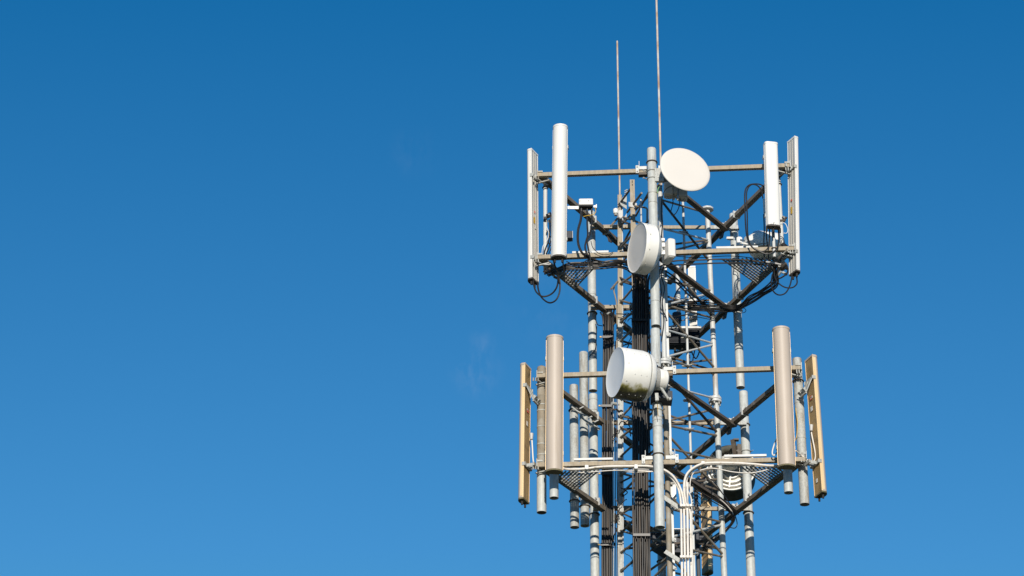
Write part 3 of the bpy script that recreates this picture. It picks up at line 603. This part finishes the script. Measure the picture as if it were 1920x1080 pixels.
q = P(1269, 596, 29.9); t = thing('radio_unit', 'small dark cylinder shaped unit on the rear pale pipe behind the mast', 'radio unit', q, 'dark equipment boxes')
MB().box(q, (.12, 0, 0), (0, .12, 0), (0, 0, .15), .02).build('housing', DKBOX, t); MB().cyl(q-Vector((.03, 0, .07)), q-Vector((.03, 0, .13)), .02, 8).build('connector', INNER, t)
# box and mast light at the head of the left leg
q = P(1163.5, 399, 28.62); t = thing('sensor_box', 'small white box fixed on the brown flat bar at the mast head', 'box', q)
MB().prism(q-Vector((0, 0, .07)), (1, 0, 0), (0, 0, 1), (0, .05, 0), [(-.024, 0), (.022, 0), (.03, .08), (.022, .11), (-.022, .11), (-.03, .08)]).build('housing', CAPW, t)
MB().cyl(q-Vector((0, 0, .07)), q-Vector((0, 0, .09)), .014, 8).build('gland', CAPW, t)
q = P(1154.5, 398, 28.6); t = thing('beacon_lamp', 'small pale round capped lamp left of the brown flat bar', 'lamp', q)
MB().lathe(q-Vector((0, 0, .02)), (0, 0, 1), [(0, 0), (0, .03), (.03, .036), (.06, .036), (.075, .02), (.08, 0)], 20).build('dome', SHELL, t)
MB().lathe(q-Vector((0, 0, .05)), (0, 0, 1), [(0, 0), (0, .02), (.03, .024), (.03, 0)], 16).build('base', GALVR, t)
# splice tube beside the short white antenna; dark box behind the tall one
q = P(1434, 387, 27.35); t = thing('surge_arrester', 'slim white tube with earth wires left of the short flat antenna', 'surge arrester', q)
MB().cyl(q-Vector((0, 0, .10)), q+Vector((0, 0, .10)), .021, 12).build('housing', SHELL, t)
MB().tube(smooth_pts([q+Vector((.01, -.02, .11)), q+Vector((.02, -.03, .05)), q+Vector((.005, -.03, 0)), q+Vector((.025, -.03, -.06)), q+Vector((.02, -.02, -.15))], 5), .0045, 6).build('earth_wire', GRN, t)
q = P(1066.5, 443, 27.5); t = thing('junction_box', 'small dark box peeking out behind the tallest white antenna', 'box', q)
MB().box(q, (.09, 0, 0), (0, .10, 0), (0, 0, .11), .008).build('housing', DKBOX, t); MB().box(q+Vector((.047, -.0, 0)), (.006, 0, 0), (0, .102, 0), (0, 0, .10)).build('lid', CAPW, t)
# coax junction clutter at the corners
def clutter(label, u, v, Y, n_, sp):
    q = P(u, v, Y); t = thing('cable_connector', label, 'connector', q, 'cable connectors at the frame corners')
    for i in range(n_):
        c = q + Vector((random.uniform(-sp, sp), random.uniform(-sp, sp)*.8, random.uniform(-sp, sp)))
        d = Vector((random.uniform(-1, 1), random.uniform(-1, 1), random.uniform(-.6, .6))).normalized()*random.uniform(.015, .04)
        MB().cyl(c-d, c+d, random.uniform(.010, .022), 8).build('fitting', random.choice((BLACK, GALVR, DIRTC, DKSTEEL)), t)
clutter('metal fittings and plugs on the thin pipe left of the tallest white antenna', 1029, 408, 27.7, 8, .06)
clutter('dark plugs bunched at the left corner below the upper frame', 1033, 511, 27.6, 8, .08)
clutter('dark plugs on the thin pipe right of the flat white antenna', 1466, 410, 27.5, 6, .04)
clutter('plugs and fittings bunched at the right corner below the upper frame', 1463, 500, 27.4, 10, .09)
clutter('fittings on the right corner of the upper frame above the beam', 1470, 462, 27.45, 5, .05)
clutter('pale fittings hanging on the mast behind the upper drum dish', 1250, 535, 28.0, 8, .06)
clutter('black plugs right of the white cable bend on the lower frame', 1312, 905, 28.2, 10, .09)
clutter('dark fittings at the rear of the upper frame above the left black bundle', 1150, 600, 28.9, 9, .10)
clutter('small fittings between the two black cable bundles', 1157, 765, 28.7, 6, .06)

# ------------------------------------------------------------------ cables
GBL = 'black feeder cables in the left vertical bundle'; GCE = 'black feeder cables in the centre vertical bundle'; GWH = 'white cables in the vertical bundle'
for zone, (u0, u1, v0, v1, ya, yb, n_) in {'tangled at the top of the left black cable bundle': (1135, 1185, 575, 690, 28.7, 29.2, 12), 'tangled around the mast below the upper frame': (1240, 1325, 535, 600, 28.0, 28.9, 9), 'tangled around the mast right of the white cable bends': (1292, 1335, 890, 960, 28.0, 28.8, 10), 'hanging between the two black bundles in the lower half': (1148, 1185, 740, 1060, 28.5, 28.9, 10), 'tangled behind the tallest white antenna': (1014, 1034, 395, 480, 27.6, 27.75, 5)}.items():
    for i in range(n_):
        u, v = random.uniform(u0, u1), random.uniform(v0, v1); Y = random.uniform(ya, yb); p = []
        for j in range(5): p.append((min(max(u, u0), u1), v, Y)); u += random.uniform(-.35, .35)*(u1-u0); v += random.uniform(-4, 16); Y += random.uniform(-.06, .06)
        cable('loose_wire', 'thin loose wire '+zone, 'thin loose wires '+zone, p, random.uniform(.004, .008), random.choice((BLACK, BLACK, DKSTEEL)), 'wire')
LBLB = 'one of the black feeder cables in the left vertical bundle'; LBCE = 'one of the black feeder cables in the centre vertical bundle'
for i in range(6):                         # left bundle
    for row in range(2):
        u = 1131+i*3.4+row*1.5; Y = 28.86+row*.05+random.uniform(-.012, .012)
        cable('feeder_cable', LBLB, GBL, [(1126+i*5, 586-i, 28.95), (u+.6, 604, Y), (u+random.uniform(-1, 1), 700, Y), (u-.6+random.uniform(-1, 1), 800, Y), (u-1+random.uniform(-1, 1), 900, Y), (u-1.5, 1000, Y), (u-1.8, 1100, Y)], random.uniform(.0085, .0125), DIRTC if (i*2+row) % 3 == 0 else BLACK, wob=.003, k=5)
for i in range(8):                         # centre bundle
    for row in range(2):
        u = 1186.5+i*4.1+row*1.8; Y = 28.02+row*.06+random.uniform(-.015, .015)
        cable('feeder_cable', LBCE, GCE, [(1178+i*7.5, 500+abs(i-4)*2, 27.75+.02*i), (u+(1.5 if i < 4 else 0), 522+3*(i % 3), Y), (u, 600, Y), (u+random.uniform(-1.2, 1.2), 700, Y), (u+.6, 800, Y), (u+1+random.uniform(-1.2, 1.2), 900, Y), (u+1.3, 1000, Y), (u+1.8, 1100, Y)], random.uniform(.0085, .013), DIRTC if (i*2+row) % 3 == 0 else BLACK, wob=.003, k=5)
# bundle clamps
def bundle_clamp(label, u0, u1, v, Y, end=True):
    t = thing('cable_clamp', label, 'cable clamp', P((u0+u1)/2, v, Y), 'clamps across the black bundles')
    a = P(u0, v, Y); b_ = P(u1, v, Y); MB().bar(a, b_, .02, .032).build('strap', BLACK, t)
    if end: MB().box(a-Vector((.02, .0, -.0)), (.022, 0, 0), (0, .02, 0), (0, 0, .018)).build('tag', YEL, t)
bundle_clamp('clamp strap high on the left black bundle, level with the mid rods', 1129, 1150, 632, 28.82)
bundle_clamp('clamp strap halfway down the left black bundle behind the drum dish', 1127, 1147, 761, 28.82)
bundle_clamp('clamp strap on the left black bundle just below the lower frame', 1127, 1146, 888, 28.82)
bundle_clamp('lowest clamp strap on the left black bundle', 1126, 1146, 1021, 28.82)
bundle_clamp('clamp strap on the centre black bundle above the drum dish', 1184, 1214, 600, 27.98, False)
bundle_clamp('clamp strap on the centre black bundle at the lower frame', 1187, 1217, 880, 27.98, False)
bundle_clamp('lowest clamp strap on the centre black bundle', 1187, 1219, 1003, 27.98, False)
# thin loose conduits between the bundles
for i, (u, m) in enumerate(((1150, GALVR), (1153, BLACK), (1156.5, DKSTEEL))):
    cable('conduit', ('thin grey conduit right beside the left black bundle', 'thin black conduit between the left bundle and the flat leg', 'thin dark conduit touching the flat mast leg')[i], 'thin conduits', [(u+1, 640, 28.85), (u, 760, 28.85), (u+random.uniform(-1, 1), 860, 28.85), (u+1.2, 960, 28.85), (u, 1100, 28.85)], .006, m, 'conduit')
cable('conduit', 'bent brown conduit running up beside the flat mast leg', 'thin conduits', [(1152, 534, 28.7), (1151, 545, 28.7), (1154, 558, 28.7), (1156.5, 575, 28.72), (1157, 620, 28.75), (1156, 660, 28.75)], .009, BROWN, 'conduit')
# cables slung under the upper front beam, left half
lab = ('top strand of the sagging black cables under the left part of the upper frame', 'second strand of the sagging black cables under the upper left beam', 'third strand of the sagging black cables under the upper left beam', 'fourth strand of the sagging black cables under the upper left beam', 'lowest strand of the sagging black cables under the upper left beam')
GS = 'black cables slung under the upper beam'
for i in range(5):
    o_ = i*3.1
    cable('slung_cable', lab[i], GS, [(1020+i*2, 514+i*2.5-6, 27.62), (1045, 503+o_*.6, 27.5), (1066, 494+o_*.9, 27.42), (1095, 492+o_, 27.42), (1130, 491+o_, 27.42), (1160, 488+o_*1.1, 27.45), (1182, 494+o_*1.2, 27.65), (1192+i*4, 512+o_, 27.9), (1193+i*4, 540, 28.0)], .0095, BLACK if i % 2 else DIRTC, wob=.004)
for i in range(5):
    cable('slung_cable', ('thin black wire sagging most under the upper left beam', 'thin black wire crossing over the sagging strands left of the drum dish', 'thin black wire running close under the upper left beam', 'thin wire twisting between the strands at the left grating', 'thin wire reaching the drum dish from the left beam')[i], GS,
          [(1062+7*i, 490+4*i, 27.4), (1085+6*i, 499-4*i, 27.38), (1115, 489+3.4*i, 27.38), (1145+3*i, 499-2.5*i, 27.38), (1180, 486+3*i, 27.5)], .006, BLACK)
# right half
for i in range(2):
    cable('slung_cable', ('upper of the two long black cables under the right upper beam', 'lower of the two long black cables under the right upper beam')[i], GS, [(1236, 500+i*6, 27.6), (1262, 490+i*8, 27.5), (1300, 488+i*7, 27.45), (1350, 486+i*7.5, 27.42), (1400, 488+i*6, 27.42), (1440, 493+i*4, 27.45), (1463, 495+i*3, 27.5)], .0095, BLACK if i else DIRTC, wob=.003)
t = cable('slung_cable', 'thin wire running just under the right upper beam', GS, [(1262, 480, 27.5), (1310, 483, 27.5), (1370, 480, 27.45), (1430, 486, 27.45)], .005, BLACK)
cable('cable_joint', 'pale wrapped cable joint under the right corner of the upper frame', None, [(1436, 491, 27.36), (1450, 493, 27.36), (1464, 496, 27.38)], .011, CAPW, 'cable joint', k=2)
cable('cable_joint', 'grey wrapped cable joint under the left corner of the upper frame', None, [(1018, 495, 27.4), (1028, 496, 27.4), (1036, 494, 27.4)], .011, CAPW, 'cable joint', k=2)
# bundle following the right side beam and turning left at the back
def TB(t_, dz, z=Z2): return (at(lerp(FR, BK, t_), z+dz),)
for i in range(6):
    off = -.05-.022*(i % 3); dx = .012*(i//3)
    cable('slung_cable', ('outermost', 'second', 'third', 'fourth', 'fifth', 'innermost')[i]+' black cable tied along the right side beam of the upper frame', 'black cables along the right side beam', [(1452+2*i, 492+2*i, 27.5), (1449+2*i, 512, 27.6), (1446+i*2, 528+2*i, 27.8), (1425+i, 545+2*i, 28.1), (1404, 556+3*i, 28.4), (1388, 571+1.8*i, 28.62), (1370, 573+2.2*i, 28.7), (1340, 569+3*i, 28.6), (1290, 565+3.3*i, 28.5), (1252, 564+3*i, 28.4), (1230, 570+4*i, 28.2), (1210+i, 600, 28.1)], .0088, BLACK, wob=.004)
# dangling loops
GL = 'dangling cable loops'
def loop(label, pts, r=.010, m=None): cable('jumper_cable', label, GL, pts, r, m or BLACK)
loop('small black loop hanging from the base of the far left white antenna', [(1000, 522, 27.6), (1000.5, 533, 27.6), (1006, 548, 27.6), (1018, 556, 27.58), (1034, 551, 27.55), (1044, 538, 27.5), (1046, 520, 27.48), (1040, 505, 27.5)], .0105)
loop('larger black loop hanging from the base of the far left white antenna', [(1008.5, 528, 27.6), (1009, 541, 27.6), (1015, 557, 27.6), (1029, 567.5, 27.55), (1042, 563, 27.5), (1049, 548, 27.48), (1049.5, 528, 27.46), (1044, 512, 27.48)], .0105)
loop('black cable from the left socket of the tallest white antenna', [(1038.5, 484, 27.2), (1038.5, 491, 27.22), (1041, 500, 27.3), (1046, 512, 27.38), (1047, 524, 27.42), (1049, 532, 27.45)], .011)
loop('black cable from the right socket of the tallest white antenna curving under the grating', [(1056, 487, 27.2), (1056, 497, 27.22), (1060, 512, 27.28), (1070, 522, 27.3), (1085, 524, 27.3), (1098, 516, 27.3), (1106, 502, 27.3), (1107, 485, 27.3), (1104, 470, 27.3)], .0085)
loop('thick left cable of the small white box at the upper left', [(1090, 396, 27.3), (1089, 412, 27.3), (1084, 432, 27.3), (1084, 455, 27.3), (1090, 472, 27.3), (1099, 480, 27.34), (1112, 487, 27.38)], .016)
loop('middle cable of the small white box at the upper left', [(1101, 396, 27.3), (1101, 420, 27.3), (1102, 440, 27.3), (1099, 452, 27.3), (1097, 464, 27.3), (1102, 478, 27.3), (1118, 488, 27.36), (1150, 493, 27.4), (1176, 490, 27.5)], .011)
loop('right cable of the small white box at the upper left', [(1109.5, 396, 27.3), (1109.5, 415, 27.3), (1106, 440, 27.28), (1101, 452, 27.28), (1104, 470, 27.28), (1107, 486, 27.28), (1106, 500, 27.3)], .0095)
loop('yellow earth wire looping under the small white box', [(1116, 390, 27.28), (1117, 397, 27.28), (1113, 402, 27.28), (1103, 404, 27.28), (1094, 406, 27.28)], .004, YEL)
loop('thin wire sagging on the upper left beam near the toe plate', [(1108, 452, 27.4), (1112, 465, 27.4), (1125, 476, 27.42), (1141, 477, 27.42), (1150, 472, 27.42)], .0045)
loop('outer tall arch of black cable left of the flat white antenna', [(1434, 352, 27.3), (1426, 346, 27.3), (1412, 345, 27.3), (1402, 349, 27.3), (1396.5, 362, 27.3), (1397, 400, 27.3), (1399, 435, 27.25), (1404, 455, 27.2), (1416, 468, 27.2), (1432, 471, 27.2), (1441, 462, 27.2), (1443, 440, 27.2), (1442.5, 427, 27.15)], .0088)
loop('inner tall arch of black cable left of the flat white antenna', [(1430.5, 372, 27.32), (1428, 358, 27.3), (1420, 348, 27.28), (1410, 346, 27.28), (1403, 352, 27.28), (1399.5, 366, 27.28), (1401, 400, 27.28), (1402, 438, 27.22), (1408, 460, 27.18), (1424, 471, 27.18), (1440, 476, 27.18), (1455, 468, 27.18), (1460, 452, 27.18), (1459.5, 428, 27.12)], .0088)
loop('black cable dropping from the white tube left of the flat white antenna', [(1432, 402, 27.35), (1433, 430, 27.35), (1432, 460, 27.38), (1434, 492, 27.4)], .0085)
loop('second black cable dropping behind the foot of the flat white antenna', [(1436, 400, 27.4), (1437, 440, 27.4), (1440, 470, 27.4), (1442, 500, 27.45)], .008)
loop('pale wire curling right of the flat white antenna', [(1466, 416, 27.45), (1473, 420, 27.45), (1477, 430, 27.45), (1475, 437, 27.45), (1469, 437, 27.45)], .0045, LBL)
loop('black coil of cable at the upper right corner near the beam', [(1463, 443, 27.45), (1468, 446, 27.45), (1471, 455, 27.45), (1468, 462, 27.45), (1464, 458, 27.45), (1466, 450, 27.45)], .005)
loop('black cable hanging from the middle socket of the flat white antenna', [(1451, 428, 27.15), (1449, 445, 27.2), (1451, 462, 27.3), (1449, 490, 27.4)], .008)
loop('black loop from the left socket of the far right white antenna', [(1485, 514, 27.35), (1484, 524, 27.35), (1480, 538, 27.35), (1472, 550, 27.35), (1460, 553, 27.35), (1450, 546, 27.4), (1446, 532, 27.45), (1448, 515, 27.5)], .009)
loop('black loop from the right socket of the far right white antenna', [(1492, 510, 27.35), (1494, 522, 27.35), (1494, 532, 27.35), (1486, 539, 27.35), (1473, 539, 27.35), (1461, 532, 27.35), (1453, 520, 27.38), (1451, 504, 27.42)], .009)
loop('black cable curling in from the right corner under the upper frame', [(1472, 492, 27.4), (1477, 502, 27.4), (1476, 512, 27.4), (1466, 520, 27.42), (1456, 524, 27.45), (1448, 530, 27.6)], .010)
loop('black cable hooking down at the right corner of the upper frame', [(1456, 494, 27.42), (1459, 506, 27.42), (1456, 518, 27.44), (1449, 527, 27.5)], .009)
loop('thin wire loop hanging by the rear right end of the upper frame', [(1390, 576, 28.6), (1398, 580, 28.6), (1397, 585, 28.6), (1388, 587, 28.6), (1380, 584, 28.6)], .0045)
loop('thin wire down the right upper pipe', [(1377, 498, 28.9), (1376, 507, 28.88), (1382, 511, 28.88), (1384, 520, 28.88), (1383, 535, 28.88), (1386, 548, 28.88)], .006)
loop('short black curl near the top of the left black bundle', [(1117, 600, 28.95), (1121, 609, 28.9), (1129, 611, 28.88)], .006)
loop('thin pale wire left of the tallest white antenna', [(1016, 476, 27.6), (1018, 462, 27.6), (1026, 450, 27.62), (1029, 438, 27.64), (1025, 425, 27.66)], .0045, LBL)
loop('left of two black jumpers behind the tallest white antenna', [(1030, 412, 27.64), (1031, 430, 27.62), (1029, 450, 27.58), (1023, 466, 27.55), (1020, 478, 27.55)], .009)
loop('right of two black jumpers behind the tallest white antenna', [(1033, 410, 27.6), (1034, 440, 27.58), (1030, 462, 27.55), (1024, 476, 27.52)], .009)
loop('thin hoop of black wire below the cream dish', [(1262, 348, 27.15), (1252, 352, 27.12), (1245, 360, 27.12), (1242, 372, 27.2), (1243, 384, 27.4)], .0045)
loop('black cable dangling below the cream dish', [(1275, 372, 27.3), (1273, 388, 27.3), (1267, 400, 27.35), (1260, 404, 27.4), (1258, 396, 27.45), (1262, 380, 27.5), (1260, 368, 27.5)], .006)
loop('green earth wire beside the tall centre pipe top', [(1238, 348, 27.2), (1234, 354, 27.2), (1233, 362, 27.2)], .004, GRN)
loop('black cable taped to the front mast leg under the cream dish', [(1241, 372, 27.62), (1240, 400, 27.64), (1242, 420, 27.64), (1240.5, 440, 27.62), (1243, 458, 27.6)], .0075)
loop('black cable wrapped down the front mast leg below the upper drum dish', [(1247, 494, 27.5), (1240, 515, 27.64), (1246, 540, 27.64), (1242, 565, 27.64), (1245, 600, 27.64), (1240, 640, 27.64)], .007)
loop('second black cable wrapped down the front mast leg below the upper drum dish', [(1238, 500, 27.5), (1236, 520, 27.62), (1240, 545, 27.62), (1238, 575, 27.64), (1247, 590, 27.66), (1252, 606, 27.8)], .007)
loop('black cable rising behind the mast toward the rear pale pipe', [(1262, 578, 29.0), (1264, 560, 29.1), (1270, 545, 29.3), (1278, 537, 29.5), (1284, 536, 29.6)], .010)
loop('left black cable hanging under the upper dark box', [(1296, 655, 29.5), (1299, 665, 29.5), (1305, 672, 29.5), (1311, 660, 29.5), (1312, 645, 29.5), (1309, 635, 29.5)], .009)
loop('right black cable hanging under the upper dark box', [(1303, 654, 29.4), (1300, 670, 29.4), (1297, 685, 29.4), (1294, 681, 29.4), (1293, 665, 29.4)], .008)
loop('black cable diagonal from the mast to the rear right of the upper frame', [(1248, 508, 27.7), (1268, 522, 27.9), (1290, 545, 28.2), (1310, 562, 28.5), (1330, 575, 28.7)], .010)
loop('second diagonal black cable under the right upper beam tie', [(1248, 514, 27.7), (1268, 530, 27.9), (1290, 552, 28.2), (1306, 568, 28.5)], .009)
loop('thin wire wandering across the mast below the upper frame', [(1250, 595, 28.0), (1280, 592, 28.2), (1305, 594, 28.4), (1332, 599, 28.7)], .005)
loop('yellow tie hanging below the mossy drum dish', [(1231.5, 742, 27.0), (1232, 752, 27.0), (1233, 762, 27.02), (1234, 780, 27.1)], .004, YEL)
loop('black wire crossing the left upper pipe high up', [(1119, 612, 28.95), (1117, 650, 28.98), (1112, 660, 28.98), (1104, 670, 28.98)], .005)

# white cables
GW2 = 'white cables feeding the lower frame'
def wc(label, pts, r): cable('white_cable', label, GW2, pts, r, WCAB)
wc('thick white cable along the lower left beam bending down the mast', [(1055, 878, 27.5), (1066, 880, 27.42), (1095, 879, 27.38), (1130, 875, 27.38), (1180, 874, 27.38), (1215, 874, 27.38), (1243, 880, 27.34), (1262, 893, 27.36), (1274, 912, 27.38), (1281, 935, 27.4), (1282.5, 960, 27.42), (1283.5, 1010, 27.44), (1285, 1100, 27.46)], .0145)
wc('second white cable along the lower left beam bending down the mast', [(1058, 879, 27.53), (1095, 881, 27.42), (1130, 878, 27.42), (1180, 876, 27.42), (1215, 877, 27.42), (1250, 889, 27.4), (1268, 908, 27.4), (1275, 930, 27.4), (1277, 960, 27.42), (1277.8, 1010, 27.44), (1279, 1100, 27.46)], .0135)
wc('thin white wire under the lower left beam', [(1064, 881, 27.45), (1090, 886, 27.42), (1120, 884, 27.4), (1150, 882, 27.4), (1190, 882, 27.4), (1225, 884, 27.4)], .006)
wc('thin white wire sagging under the lower left beam near the middle', [(1150, 881, 27.42), (1180, 885, 27.42), (1205, 885, 27.4), (1230, 884, 27.4)], .006)
wc('thick white cable along the lower right beam arching down the mast', [(1465, 873, 27.35), (1440, 873, 27.3), (1410, 870, 27.3), (1370, 868, 27.3), (1330, 868, 27.3), (1310, 872, 27.32), (1292, 884, 27.34), (1284, 900, 27.36), (1283, 925, 27.38), (1288.5, 955, 27.4), (1289.5, 1010, 27.42), (1291, 1100, 27.44)], .0150)
wc('second white cable inside the arch on the lower right beam', [(1460, 875, 27.4), (1410, 873, 27.36), (1360, 871, 27.36), (1330, 871, 27.36), (1305, 878, 27.38), (1290, 892, 27.4), (1287, 910, 27.42), (1289, 940, 27.42), (1294.5, 965, 27.42), (1295.2, 1010, 27.44), (1296.5, 1100, 27.46)], .0125)
wc('thin white wire sagging below the lower right beam', [(1312, 882, 27.34), (1330, 878, 27.34), (1350, 880, 27.34), (1375, 885, 27.34), (1405, 887, 27.34), (1430, 883, 27.34), (1445, 878, 27.36)], .0065)
wc('short thin white wire inside the right arch', [(1335, 877, 27.4), (1315, 880, 27.4), (1300, 887, 27.4), (1294, 905, 27.42), (1295, 925, 27.42)], .006)
wc('upright white cable beginning inside the arch', [(1289.5, 905, 27.34), (1289, 930, 27.33), (1289, 960, 27.44), (1290, 1010, 27.47), (1291, 1100, 27.48)], .0125)
wc('rightmost upright white cable of the bunch', [(1290, 920, 27.46), (1296, 935, 27.44), (1297, 960, 27.46), (1297.6, 1010, 27.48), (1299, 1100, 27.5)], .008)
wc('leftmost upright white cable of the bunch', [(1277, 925, 27.48), (1276, 945, 27.47), (1277, 1000, 27.48), (1278, 1100, 27.5)], .008)
for (v, lb) in ((948, 'upper'), (1044, 'lower')):
    t = thing('cable_clamp', lb+' white clip across the upright white cables', 'cable clamp', P(1288, v, 27.38), 'clips on the white cables')
    for u in (1277.5, 1283, 1289, 1295): MB().box(P(u, v, 27.375), (.034, 0, 0), (0, .035, 0), (0, 0, .035), .005).build('saddle', WCAB, t)
for i, (u, v) in enumerate(((1100, 877), (1192.5, 876), (1318, 870), (1411, 871))):
    o = MB().box(P(u, v, 27.36), (.045, 0, 0), (0, .05, 0), (0, 0, .06), .006); tag(o.build('cable_clip', LBL), ('white clip on the cables near the left grating', 'white clip on the cables left of the centre pipe', 'white clip on the arch of the right cables', 'white clip on the cables at the right grating')[i], 'cable clip', 'clips on the white cables')
wc('white jumper looping at the left of the right upright beige antenna', [(1461, 815, 27.2), (1453, 830, 27.2), (1448, 848, 27.2), (1451, 854, 27.2), (1457, 848, 27.2), (1460, 838, 27.2)], .0085)
wc('white jumper down the back of the far right brown antenna', [(1521, 805, 27.3), (1522, 815, 27.3), (1526, 835, 27.3), (1529, 855, 27.3), (1525, 865, 27.32), (1515, 863, 27.35), (1504, 855, 27.4), (1492, 845, 27.3)], .0085)
wc('white jumper down the back of the far left brown antenna', [(997, 820, 27.55), (998, 835, 27.55), (1000, 865, 27.56), (1004, 880, 27.6)], .009)
for (u, v, Y, lb) in ((1521, 802, 27.28, 'grey plug on the back of the far right brown antenna'), (996.5, 818, 27.54, 'grey plug on the back of the far left brown antenna')):
    o = MB().cyl(P(u, v-5, Y), P(u, v+6, Y), .026, 10, .018); tag(o.build('cable_plug', CAPW), lb, 'plug', 'plugs on the brown antennas')
cable('earth_wire', 'yellow earth wire down the pipe beside the far right brown antenna', None, [(1492, 765, 27.38), (1495, 790, 27.38), (1494, 815, 27.38), (1489, 830, 27.38)], .004, YEL, 'wire')
# black cables running to the rear right of the lower frame
for i in range(5):
    cable('jumper_cable', ('topmost', 'second', 'third', 'fourth', 'lowest')[i]+' cable sweeping down from the mast to the rear right of the lower frame', 'cables sweeping to the rear of the lower frame', [(1292+2*i, 897+4*i, 27.9), (1310, 905+5*i, 28.1), (1332, 922+4*i, 28.3), (1355, 937+3.4*i, 28.5), (1370, 955+2*i, 28.62), (1374+i, 972, 28.7), (1368, 985+i, 28.8), (1345, 1002+3*i, 29.0), (1318, 1022+3*i, 29.3)], (.012, .010, .0105, .008, .007)[i], (BLACK, WCAB, BLACK, DIRTC, BLACK)[i], wob=.003)
loop('thin black wire hanging from the lower frame toward the rear right pipe', [(1325, 900, 28.2), (1345, 915, 28.3), (1362, 935, 28.5), (1374, 955, 28.6), (1382, 980, 28.8), (1378, 990, 28.8), (1366, 988, 28.8)], .006)
loop('second thin black wire hanging from the lower frame near the dish', [(1318, 890, 28.2), (1340, 905, 28.3), (1365, 940, 28.5), (1385, 965, 28.7)], .005)
loop('thin black wire drooping beside the rear brown antenna', [(1300, 925, 28.5), (1306, 940, 28.6), (1307, 952, 28.7), (1302, 956, 28.7)], .005)
# rear electronics on the mast behind the white cables
q = P(1260, 917, 28.3); t = thing('junction_box', 'small pale box on the mast left of the white cable bends', 'box', q)
MB().box(q, (.10, 0, 0), (0, .08, 0), (0, 0, .30), .01).build('housing', SHELL, t)
q = P(1306, 955, 28.9); t = thing('conduit', 'dark upright trunking just right of the white cables', 'conduit', at(q, 10.5))
MB().box(at(q, (VZ(q.x, q.y, 915)+10.5)/2), (.05, 0, 0), (0, .05, 0), (0, 0, VZ(q.x, q.y, 915)-10.5), .01).build('trunk', DKBOX, t)
t = thing('support_strut', 'pale slotted steel strut crossing the front leg low on the mast', 'strut', P(1247, 1040, 27.7), 'slotted struts')
MB().bar(P(1247, 1034, 27.62), P(1275, 1052, 27.6), .02, .05).build('channel', GALVR, t)
t = thing('support_strut', 'pale slotted steel strut crossing the front leg behind the white cables', 'strut', P(1245, 940, 27.7), 'slotted struts')
MB().bar(P(1244, 932, 27.62), P(1273, 952, 27.6), .02, .05).build('channel', GALVR, t)
for o in bpy.data.objects:
    if '_o' in o.keys(): del o['_o']
